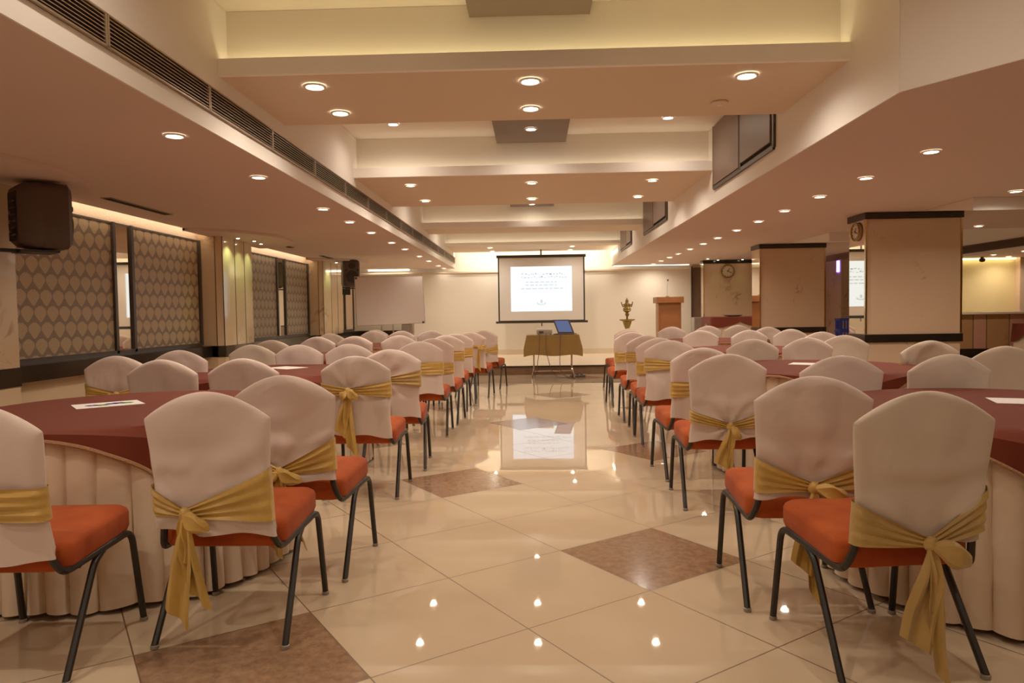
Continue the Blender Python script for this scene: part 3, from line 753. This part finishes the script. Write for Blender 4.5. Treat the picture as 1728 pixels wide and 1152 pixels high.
# ------------------------------------------------------------------ round tables
RT, HT = .76, .745
def round_table(x, y, rot, side, where, seed=0):
    rnd = random.Random(seed)
    t = thing('round_table', 'round table beneath the maroon cloth, '+where, 'table', (x, y, 0), 0, 'round banquet tables')
    MB().lathe([(RT-.03,HT-.035),(RT-.02,HT-.03),(RT-.02,HT-.012),(RT-.025,HT-.006)], n=48).build('tabletop', 'wood', t)
    for k in range(4):
        a = pi/4+k*pi/2
        MB().tube([(.30*cos(a),.30*sin(a),HT-.036),(.42*cos(a),.42*sin(a),.012)], .013, 8).build('leg', 'steel', t)
    # pleated skirt
    n = 900; npl = 50; rows = []; ph = [rnd.uniform(0, 6.28) for _ in range(6)]
    for j in range(15):
        v = j/14; row = []
        for i in range(n):
            a = 2*pi*i/n
            q = a*npl/(2*pi) + .28*sin(3*a+ph[0])+.16*sin(7*a+ph[1]) + .10*v*sin(11*a+ph[4])
            f = q-floor(q)
            prof = min(1, (abs(sin(pi*f))**.38)*(.82+.18*f))
            r = RT-.045+.004*v+.050*(.55+.45*v)*prof + .014*v*sin(5*a+ph[2]) + .008*v*sin(9*a+ph[3])
            z = (HT-.02)*(1-v)+.018*v+.006*v*sin(13*a+ph[5])+.004*v*prof
            row.append((r*cos(a), r*sin(a), z))
        rows.append(row)
    s = MB().grid(rows, True).build('table_skirt', 'skirt', None, loc=(x, y, 0))
    tag(s, 'cream pleated skirt around the round table, '+where, 'table skirt', 'cream pleated table skirts')
    # square maroon cloth laid over it
    n = 288; nr1, nr2 = 6, 12; rows = []; S2 = side/2
    edge = []
    for j in range(nr1+nr2+1):
        row = []
        for i in range(n):
            a = 2*pi*i/n; b = a-rot
            e = S2/max(abs(cos(b)), abs(sin(b))); e = min(e, S2*1.38)
            if j <= nr1: r = RT*.96*(j/nr1)**.7 if j else 0.01; dr = 0
            else: dr = (j-nr1)/nr2
            if j <= nr1: z = HT+.002
            else:
                ext = max(.012, e-RT+.015)*dr
                k4 = (abs(sin(2*b)))
                r = RT+.012*min(1, dr*4)-.03*(1-min(1, dr*4)) + ext*.10*sin(10*b+ph[1])*k4 + ext*.04*sin(23*b+ph[2])
                z = HT+.002-.010*(1-(1-min(1, dr*3))**2)*min(1, ext*12) - ext
                if j == nr1+nr2: edge.append((r*cos(a), r*sin(a), z))
            row.append((r*cos(a), r*sin(a), z))
        rows.append(row)
    c = MB().grid(rows, True).build('tablecloth', 'red', None, loc=(x, y, 0))
    tag(c, 'maroon square cloth with braided edge on the round table, '+where, 'tablecloth', 'maroon tablecloths')
    MB().tube([(px*1.004, py*1.004, pz-.004) for px, py, pz in edge], .0085, 6, True).build('braided_trim', 'trimcord', c)
round_table(-1.97, 3.44, radians(-90), 1.54, 'nearest on the left', 1)
round_table(-2.10, 5.60, radians(10), 1.5, 'second on the left', 2)
round_table(-2.20, 7.78, radians(30), 1.5, 'third on the left', 3)
round_table(-2.20, 10.35, radians(0), 1.5, 'farthest on the left', 4)
round_table(2.08, 3.10, radians(-62-90), 1.54, 'nearest on the right', 5)
round_table(2.10, 5.38, radians(45), 1.5, 'second on the right', 6)
round_table(2.35, 7.90, radians(20), 1.5, 'third on the right', 7)
round_table(2.62, 10.45, radians(0), 1.5, 'farthest on the right', 8)

def paper(x, y, rz, w, d, label, prints=False):
    t = thing('paper_sheet', label, 'paper', (x, y, HT+.003), rz, 'paper sheets on the tables')
    MB().box(-w/2,w/2,-d/2,d/2,0,.0015).build('sheet', 'paper', t, smooth=False)
    if prints:
        rnd = random.Random(3)
        for mt, cx, cy in (('violet',-.07,-.005),('green',-.03,-.02),('violet',.02,.012),('violet',.05,.02),('green',.085,.005)):
            m = MB()
            for k in range(6):
                a = k*pi/3; px, py = cx+.02*cos(a), cy+.02*sin(a)
                m.rings([[(px+.015*cos(2*pi*q/8), py+.015*sin(2*pi*q/8), z) for q in range(8)] for z in (.0016, .002)])
            m.build('printed_flower', mt, t, smooth=False)
paper(-2.16, 3.52, radians(40), .30, .21, 'white sheet with violet and green print on the nearest left table', True)
paper(2.22, 3.24, radians(70), .21, .30, 'white sheet on the nearest right table at the frame edge')
paper(-2.08, 5.90, radians(55), .21, .30, 'white sheet on the second left table')
paper(2.15, 5.58, radians(60), .21, .30, 'white sheet on the second right table')

# ------------------------------------------------------------------ buffet tables
def buffet(x0, x1, y0, y1, h, label, drop=.16):
    t = thing('buffet_table', label, 'table', ((x0+x1)/2, (y0+y1)/2, 0)); w, d = (x1-x0)/2, (y1-y0)/2
    MB().box(-w+.02,w-.02,-d+.02,d-.02,h-.03,h-.006).build('tabletop', 'wood', t, smooth=False)
    for sx in (-1,1):
        for sy in (-1,1): MB().box(sx*(w-.08)-.02,sx*(w-.08)+.02,sy*(d-.08)-.02,sy*(d-.08)+.02,0,h-.031).build('leg', 'steel', t, smooth=False)
    per = rrect(2*w, 2*d, .05, 4); pts = []
    for i in range(len(per)):
        a, b = per[i], per[(i+1) % len(per)]; L_ = sqrt((a[0]-b[0])**2+(a[1]-b[1])**2); k = max(1, int(L_/.012))
        for q in range(k): pts.append((a[0]+(b[0]-a[0])*q/k, a[1]+(b[1]-a[1])*q/k))
    rows = []
    for j in range(6):
        v = j/5; rows.append([(px*(1+.012*v+.018*abs(sin(i*.39))*(.3+.7*v)), py*(1+.012*v+.03*abs(sin(i*.39))*(.3+.7*v)), (h-.01)*(1-v)+.01*v) for i, (px, py) in enumerate(pts)])
    s = MB().grid(rows, True).build('table_skirt', 'skirt', None, loc=t.location)
    tag(s, 'cream pleated skirt hanging round the '+label, 'table skirt')
    rows = []; n = len(pts)
    per2 = 0
    for sc, z in ((.02,h),(.97,h),(1.03,h-.006)): rows.append([(px*sc, py*sc, z) for px, py in pts])
    rows.append([(px*1.05, py*1.07, h-.02-drop*(.45+.55*abs(sin((atan2(py/d, px/w))*2.0)))) for px, py in pts])
    c = MB().grid(rows, True).build('tablecloth', 'red', None, loc=t.location)
    tag(c, 'maroon cloth with swagged drop over the '+label, 'tablecloth')
buffet(3.5, 4.6, 14.1, 14.9, 1.04, 'tall buffet table in front of the farthest pillar', .20)
buffet(6.0, 7.4, 8.5, 9.1, .96, 'buffet table at the right edge before the bar', .22)
tray = thing('serving_tray', 'dark shallow tray on the buffet table before the farthest pillar', 'tray', (4.0, 14.4, 1.041))
MB().lathe([(.10,0),(.17,.012),(.18,.03),(.172,.03),(.165,.016),(.05,.008)], n=24).build('dish', 'blackp', tray)
MB().tube([(-.19,0,.03),(-.22,0,.05),(-.19,0,.05)], .006, 6).build('handle', 'chrome', tray)

# ------------------------------------------------------------------ projection screen
sc = thing('projection_screen', 'white roll-down projection screen with black border showing a slide', 'projection screen', (.19, 16.6, 0))
MB().box(-1.04,1.04,-.03,.03,2.455,2.52).build('casing', 'scrblack', sc, smooth=False)
MB().box(-1.01,1.01,-.002,.002,.985,2.456).build('border', 'scrblack', sc, smooth=False)
MB().box(-.975,.975,-.005,-.0025,1.0,2.455).build('fabric', 'screenfab', sc, smooth=False)
MB().box(-1.07,1.07,-.02,.02,.935,.985).build('bottom_bar', 'scrblack', sc, smooth=False)
MB().tube([(0,0,2.52),(0,0,2.64)], .02, 8).build('hanging_rod', 'scrblack', sc)
MB().tube([(0,0,.935),(0,0,.86)], .012, 8).build('pull_handle', 'scrblack', sc)
sl = MB().box(-.71,.71,-.008,-.0055,1.21,2.25).build('slide_image', 'slide', sc, smooth=False)
rnd = random.Random(5)
m = MB(); m2 = MB()
def bar(mm, x0, x1, z, h): mm.box(x0, x1, -.0095, -.0085, z, z+h)
for z in (2.06, 1.985):        # heading, two blurred rows
    x = -.46
    while x < .56:
        w = rnd.uniform(.02, .06)
        zz = z+rnd.uniform(-.012, .012)
        (bar(m, x, x+w, zz, rnd.choice((.010,.016,.03))) if rnd.random() < .45 else bar(m2, x, x+w, zz, .03)); x += w+rnd.uniform(.01, .04)
for z, a, b in ((1.875,-.36,.36),(1.805,-.37,.36),(1.725,-.47,.50)):
    x = a
    while x < b:
        w = rnd.uniform(.05, .13); bar(m2, x, min(b, x+w), z, .026); x += w+.03
m.build('slide_heading', 'slidetxt', sl, smooth=False); m2.build('slide_text', 'slidetxt2', sl, smooth=False)
e = MB()
for a in range(9):
    an = pi*a/8; px, pz = .085*cos(an)*1.1, 1.40+.035*sin(an)*-1
    e.rings([[(px+.014*cos(2*pi*q/8), yy, pz+.02*sin(2*pi*q/8)) for q in range(8)] for yy in (-.0085, -.0095)])
e.rings([[(.03*cos(2*pi*q/12), yy, 1.44+.045*sin(2*pi*q/12)) for q in range(12)] for yy in (-.0085, -.0095)])
e.build('slide_emblem', 'slidetxt2', sl, smooth=False)

# projector table, cloth, projector, laptop, cables
pt = thing('folding_table', 'small chrome legged table under the olive gold cloth', 'table', (.335, 12.85, 0))
MB().box(-.46,.46,-.24,.24,.755,.775).build('tabletop', 'wood', pt, smooth=False)
for s in (-1, 1):
    for sy in (-1, 1):
        MB().tube(fillet([(s*.34,sy*.05,.754),(s*.34,sy*.06,.16),(s*.38,sy*.20,.012)], .12, 5), .014, 8).build('leg', 'chrome', pt)
    MB().tube([(s*.342,-.07,.12),(s*.342,.07,.12)], .010, 8).build('brace', 'chrome', pt)
MB().tube([(-.34,0,.12),(.34,0,.12)], .010, 8).build('stretcher', 'chrome', pt)
rows = []; n = 200; per = []
P0 = rrect(.94, .50, .03, 3)
for i in range(len(P0)):
    a, b = P0[i], P0[(i+1) % len(P0)]; L_ = sqrt((a[0]-b[0])**2+(a[1]-b[1])**2); k = max(1, int(L_/.012))
    for q in range(k): per.append((a[0]+(b[0]-a[0])*q/k, a[1]+(b[1]-a[1])*q/k))
for sc_, z in ((.02,.779),(.98,.779),(1.0,.775)): rows.append([(x*sc_, y*sc_, z) for x, y in per])
for j in range(1, 8):
    v = j/7; row = []
    for i, (x, y) in enumerate(per):
        cn = (abs(x)/.47)**6*(abs(y)/.25)**6 if True else 0
        f = 1+(.03+.14*cn)*min(1, v*1.6)+.012*v*sin(i*.33)+.008*v*sin(i*.13+2)
        drop = .355+.05*cn+.015*sin(i*.09)
        row.append((x*f, y*(1+.04*v+.03*v*sin(i*.3)), .775-drop*v))
    rows.append(row)
tag(MB().grid(rows, True).build('tablecloth', 'olive', None, loc=(.335, 12.85, 0)), 'olive gold cloth draped over the projector table', 'tablecloth')
pj = thing('projector', 'white projector on the olive cloth in front of the screen', 'projector', (.19, 12.80, .782), 0)
MB().box(-.14,.14,-.12,.12,.012,.075).build('body', 'alu2', pj, smooth=False, bevel=.012)
MB().box(-.143,.143,-.123,.123,.075,.112).build('top_cover', 'paper', pj, smooth=False, bevel=.008)
m = MB().rings([[(.07+r*cos(2*pi*k/20), yy, .05+r*sin(2*pi*k/20)) for k in range(20)] for r, yy in ((.03,.12),(.03,.14),(.022,.14))]); m.build('lens', 'blackp', pj)
for sx in (-1,1): MB().lathe([(.012,0),(.012,.012)], sx*.11, -.08, 10).build('foot', 'blackp', pj)
MB().box(-.10,-.02,-.124,-.121,.025,.065).build('socket_panel', 'blackp', pj, smooth=False)
lp = thing('laptop', 'open laptop with blue lit screen on the olive cloth', 'laptop', (.56, 12.78, .781), radians(-12))
MB().box(-.19,.19,-.13,.13,0,.018).build('base', 'blackp', lp, smooth=False, bevel=.004)
MB().box(-.16,.16,-.05,.10,.018,.020).build('keyboard', 'grille', lp, smooth=False)
ld = thing('laptop_lid_dummy', '', '') if False else None
a = radians(8)
def lid(m):
    m.v = [(x-.10*(z/.25), y+.13+z*sin(a), .016+z*cos(a)) for x, y, z in m.v]; return m
l_ = lid(MB().box(-.15,.15,-.006,.006,0,.25)).build('lid', 'blackp', lp, smooth=False)
lid(MB().box(-.125,.125,-.008,-.0062,.025,.23)).build('display', 'lapscr', l_, smooth=False)
for i, (pts, lab) in enumerate((([(.12,12.67,.80),(.10,12.56,.77),(.09,12.53,.5),(.06,12.56,.3),(.05,12.75,.12),(.0,12.9,.01)], 'black cable hanging from the left side of the projector'),
    ([(.22,12.67,.80),(.21,12.56,.77),(.21,12.53,.5),(.26,12.56,.3),(.30,12.7,.15),(.42,12.75,.01),(.5,12.7,.01)], 'black cable hanging in front of the middle of the cloth'),
    ([(.50,12.66,.79),(.47,12.56,.77),(.46,12.53,.5),(.45,12.55,.3),(.47,12.6,.1),(.6,12.7,.01),(.74,12.78,.01)], 'black cable falling from the laptop'))):
    tag(MB().tube(fillet(pts, .08, 4), .006, 6).build('cable', 'blackp'), lab, 'cable')
ps = thing('power_strip', 'black power strip on the floor by the right table leg', 'power strip', (.78, 12.85, 0), .3)
MB().box(-.14,.14,-.035,.035,0,.04).build('body', 'blackp', ps, smooth=False, bevel=.006)
for k in range(3): MB().box(-.1+k*.08,-.06+k*.08,-.015,.015,.04,.07).build('plug', 'blackp', ps, smooth=False)

# ------------------------------------------------------------------ lectern, lamp, bits by the stage
lt = thing('lectern', 'reddish brown wooden lectern with overhanging top on the stage', 'lectern', (2.88, 15.3, .17))
MB().prism([(-.24,-.17),(.24,-.17),(.24,.17),(-.24,.17)], 0, 1.17).build('body', 'wood', lt, smooth=False, bevel=.01)
MB().prism([(-.20,-.185),(.20,-.185),(.20,-.17),(-.20,-.17)], .08, 1.02).build('front_panel', 'wood', lt, smooth=False)
MB().box(-.285,.285,-.24,.24,1.17,1.30).build('top', 'wood', lt, smooth=False, bevel=.008)
MB().box(-.27,.27,-.21,.21,0,.05).build('plinth', 'wood', lt, smooth=False)
mic = thing('gooseneck_microphone', 'thin gooseneck microphone standing on the lectern', 'microphone', (2.86, 15.3, 1.471))
MB().lathe([(.04,0),(.04,.012),(.015,.02)], n=16).build('base', 'blackp', mic)
MB().tube([(0,0,.015),(0,0,.2),(.01,-.02,.34)], .004, 6).build('stem', 'alu', mic)
MB().lathe([(.008,.33),(.016,.345),(.016,.37),(.006,.38)], .01, -.02, 10).build('head', 'blackp', mic)

gl = thing('oil_lamp', 'tall brass lamp with a wide bowl and a seated many-armed figure on top', 'lamp', (1.91, 14.6, .17))
MB().lathe([(.16,0),(.16,.03),(.12,.05),(.06,.10),(.035,.16),(.03,.25),(.05,.28),(.03,.31),(.028,.48),(.05,.52),(.028,.55),(.03,.62),(.06,.70),(.085,.77),(.09,.80)], n=24).build('stand', 'brass', gl)
MB().lathe([(.09,.80),(.155,.825),(.165,.845),(.15,.84),(.04,.825)], n=28).build('bowl', 'brass', gl)
MB().lathe([(.022,.83),(.02,.90),(.04,.925),(.045,.95),(.025,.975),(.06,1.0),(.085,1.02),(.075,1.04),(.02,1.045)], n=20).build('stem', 'brass', gl)
m = MB(); rings = []
for r, z, d in ((.078,1.04,.055),(.085,1.06,.06),(.06,1.09,.045),(.05,1.12,.042),(.055,1.15,.04),(.04,1.175,.034),(.030,1.185,.03),(.034,1.20,.032),(.034,1.225,.03),(.026,1.24,.024),(.018,1.26,.018),(.004,1.285,.004)):
    rings.append([(r*cos(2*pi*k/16), -.0+d*sin(2*pi*k/16), z) for k in range(16)])
m.rings(rings)
for s in (-1,1):
    m.tube(fillet([(s*.045,0,1.155),(s*.10,0,1.13),(s*.115,0,1.20)], .03, 3), [.012]*len(fillet([(0,0,0),(1,0,0),(1,1,0)], .03, 3)), 6)
    m.tube(fillet([(s*.045,-.01,1.135),(s*.085,-.02,1.09),(s*.10,-.02,1.14)], .03, 3), .011, 6)
m.build('seated_figure', 'brass', gl)

gm = thing('grey_cabinet', 'slim grey metal cabinet right of the lectern', 'cabinet', (3.62, 15.9, 0))
MB().box(-.09,.09,-.15,.15,0,1.02).build('body', 'grey', gm, smooth=False, bevel=.006)
MB().box(-.08,.08,-.156,-.15,.2,.98).build('door', 'alu', gm, smooth=False)
db = thing('dark_door', 'dark brown narrow door beside the farthest pillar', 'door', (3.95, 17.27, 0))
MB().box(-.13,.13,-.04,.0,0,2.2).build('leaf', 'brown', db, smooth=False)
MB().box(-.155,-.13,-.06,.0,0,2.24).build('frame', 'darkwood', db, smooth=False)
MB().tube([(.09,-.055,1.02),(.09,-.055,1.16)], .01, 6).build('handle', 'chrome', db)
gb = thing('side_cabinet', 'small brown cabinet standing below the right end of the whiteboard', 'cabinet', (-2.95, 16.6, .17))
MB().box(-.12,.12,-.15,.15,0,.80).build('body', 'brown', gb, smooth=False)
MB().box(-.11,.11,-.158,-.15,.05,.77).build('door', 'grey', gb, smooth=False)

# whiteboard on its stand
wbd = thing('whiteboard', 'tilted white board on a metal stand in the far left corner', 'whiteboard', (-2.68, 13.3, 0), radians(8.7))
pc = [(-.63,.98),(.63,1.02),(.60,1.90),(-.66,1.90)]
def slab(y0, y1, g=0):
    cx = sum(p[0] for p in pc)/4; cz = sum(p[1] for p in pc)/4
    P = [(cx+(x-cx)*(1+g/.6), cz+(z-cz)*(1+g/.44)) for x, z in pc]
    v = [(x,y0+(z-1)*.08,z) for x,z in P]+[(x,y1+(z-1)*.08,z) for x,z in P]
    return MB().add(v, [(0,1,2,3),(7,6,5,4),(0,4,5,1),(1,5,6,2),(2,6,7,3),(3,7,4,0)])
slab(0, .02, .008).build('frame', 'alu', wbd, smooth=False)
slab(-.004, 0, -.004).build('board', 'wboard', wbd, smooth=False)
for x in (-.18, .03, .35):
    MB().tube([(x,.03,1.2),(x+.02,.06,.012)], .012, 8).build('leg', 'alu', wbd)
MB().tube([(-.2,.05,.5),(.36,.05,.5)], .01, 8).build('cross_bar', 'alu', wbd)
for x, z in ((.6,1.03),(-.63,1.87)): MB().box(x-.02,x+.02,-.012,.02,z-.02,z+.02).build('corner_cap', 'blackp', wbd, smooth=False)

# ------------------------------------------------------------------ loudspeakers
def speaker(loc, rz, label, w=.36, h=.52, d=.33):
    t = thing('loudspeaker', label, 'loudspeaker', loc, rz)     # front faces local -Y
    rings = []
    for y, g, r in ((-d/2,.03,.05),(-d/2+.03,0,.06),(0,0,.07),(.02,.006,.07),(.04,0,.07),(d/2-.06,.015,.07),(d/2-.015,.05,.06)):
        rings.append([(x, y, z) for x, z in rrect(w-2*g, h-2*g, r, 6)][::-1])
    MB().rings(rings).build('housing', 'blackp', t)
    MB().rings([[(x, y, z) for x, z in rrect(w-.09, h-.09, .05, 6)][::-1] for y in (-d/2-.006, -d/2)]).build('front_baffle', 'blackp', t)
    m = MB()
    for r0, yy in ((.115,-d/2-.006),(.118,-d/2-.014),(.10,-d/2-.012),(.02,-d/2-.007)): pass
    m.rings([[(r*cos(2*pi*k/28), yy, -.06+r*sin(2*pi*k/28)) for k in range(28)] for r, yy in ((.12,-d/2-.004),(.12,-d/2-.016),(.10,-d/2-.014),(.03,-d/2-.008))]).build('woofer', 'grille', t)
    MB().rings([[(r*1.2*cos(2*pi*k/24), yy, .15+r*sin(2*pi*k/24)) for k in range(24)] for r, yy in ((.06,-d/2-.004),(.06,-d/2-.014),(.03,-d/2-.008))]).build('horn', 'grille', t)
    for s in (-1, 1):
        MB().rings([[(s*.11+.022*cos(2*pi*k/16), yy, .065+.022*sin(2*pi*k/16)) for k in range(16)] for yy in (-d/2-.004, -d/2-.013)]).build('port', 'grille', t)
    # back plate with sockets
    yb = d/2-.012
    bp = MB().box(-.10,.10,yb-.004,yb+.003,-.19,.17).build('back_plate', 'grille', t, smooth=False)
    for k in range(6): MB().box(-.085,.0,yb+.003,yb+.02,-.16+k*.05,-.15+k*.05).build('heat_fin', 'blackp', bp, smooth=False)
    for k in range(3): MB().rings([[(.05+.014*cos(2*pi*q/12), yy, -.12+k*.07+.014*sin(2*pi*q/12)) for q in range(12)] for yy in (yb+.012, yb+.003)]).build('socket', 'alu', bp)
    b = MB().box(-.12,.12,-.10,.16,-h/2-.03,-h/2-.012); b.box(-.03,.03,.10,.34,-h/2-.03,-h/2-.005); b.box(-.08,.08,.33,.345,-h/2-.14,-h/2+.10)
    b.build('wall_bracket', 'steel', t, smooth=False)
    return t
s1 = speaker((-3.80, 5.40, 1.975), radians(140), 'big dark loudspeaker seen from behind at the left edge of the frame', .35, .50, .37)
s2 = speaker((-3.62, 14.0, 2.0), radians(28), 'smaller loudspeaker facing the camera on the far left pilaster', .33, .53, .32)

# ------------------------------------------------------------------ bar area at right
bc = thing('bar_counter', 'bar counter with marble panelled front and pale top at the right edge', 'counter', (0, 11.0, 0))
MB().box(6.25,10.9,-.06,.55,1.05,1.085).build('countertop', 'stage', bc, smooth=False, bevel=.005)
x = 6.32; k = 0
MB().box(6.3,10.9,.02,.5,0,1.049).build('carcass', 'darkwood', bc, smooth=False)
while x < 10.6:
    w = (.36,.20,.34,.26)[k % 4]
    MB().box(x,x+w-.018,.0,.02,.53,1.045).build('front_panel', 'bar1' if k % 2 == 0 else 'bar2', bc, smooth=False); x += w; k += 1
MB().box(6.3,10.9,-.02,.02,.40,.52).build('black_band', 'black', bc, smooth=False)
MB().box(6.3,10.9,.0,.02,.02,.39).build('lower_panel', 'marble', bc, smooth=False)
struct(MB().box(7.6,9.33,14.1,14.2,0,2.1).build('wall_alcove', 'yellow', smooth=False))
struct(MB().box(9.33,XR,13.95,14.2,0,2.1).build('wall_bar', 'marble', smooth=False))
tag(MB().box(7.65,9.3,14.02,14.05,2.07,2.09).build('cove_strip_light', 'ledy', smooth=False), 'yellow strip light at the top of the bar alcove wall', 'strip light')
dc = thing('dome_camera', 'small black dome camera on the bar alcove ceiling', 'camera', (8.46, 13.7, 2.099))
MB().lathe([(.03,0),(.03,-.02),(.02,-.03)], n=16).build('mount', 'blackp', dc)
MB().lathe([(.05,-.03),(.055,-.06),(.04,-.09),(.01,-.1)], n=16).build('dome', 'grille', dc)

struct(MB().box(6.95,7.3,16.3,YB-.03,0,2.27).build('trim_25', 'marble', smooth=False))
struct(MB().box(4.9,6.94,17.2,YB-.021,.85,.97).build('trim_26', 'black', smooth=False))
tag(MB().box(6.93,6.951,16.4,16.5,2.0,2.25).build('purple_lamp', 'purple', smooth=False), 'small glowing purple tube lamp on the wall beyond the pillars', 'lamp')
for k in range(4):
    t = thing('bottle_crate', 'blue plastic crate, %s in the stack beyond the middle pillar' % ['lowest','second from the floor','third from the floor','topmost'][k], 'crate', (6.5, 15.0, k*.242), 0, 'stacked blue crates')
    m = MB().box(-.17,.17,-.13,.13,0,.02)
    for a in (-1,1):
        for q in range(6): m.box(-.16+q*.06,-.14+q*.06,a*.13-.008,a*.13+.008,.02,.20)
        for q in range(5): m.box(a*.165-.008,a*.165+.008,-.12+q*.056,-.10+q*.056,.02,.20)
    m.build('basket', 'blue', t, smooth=False)
    m = MB().box(-.18,.18,-.14,-.122,.19,.238).box(-.18,.18,.122,.14,.19,.238).box(-.18,-.162,-.122,.122,.19,.238).box(.162,.18,-.122,.122,.19,.238); m.build('rim', 'blue', t, smooth=False)

# ------------------------------------------------------------------ camera and world
f = 1199.24; pitch, roll, yaw = .040138, -.015305, .030895
F = Vector((-sin(yaw)*cos(pitch), cos(yaw)*cos(pitch), -sin(pitch)))
R = Vector((cos(yaw), sin(yaw), 0)); U = R.cross(F)
R2 = R*cos(roll)+U*sin(roll); U2 = -R*sin(roll)+U*cos(roll)
cd = bpy.data.cameras.new('camera'); cam = bpy.data.objects.new('camera', cd); COL.objects.link(cam)
cd.sensor_width = 36; cd.lens = 36*f/1728; cd.clip_start = .05
mt = Matrix((R2, U2, -F)).transposed().to_4x4(); mt.translation = Vector((0, 0, 1.18)); cam.matrix_world = mt
C.camera = cam
w = bpy.data.worlds.new('world'); C.world = w; w.use_nodes = True
w.node_tree.nodes['Background'].inputs[0].default_value = (1, .75, .55, 1); w.node_tree.nodes['Background'].inputs[1].default_value = .3
C.view_settings.view_transform = 'Standard'
C.view_settings.exposure = .56
C.view_settings.gamma = 1.18
C.cycles.max_bounces = 8; C.cycles.diffuse_bounces = 5; C.cycles.glossy_bounces = 4
C.cycles.sample_clamp_indirect = 4; C.cycles.use_denoising = True
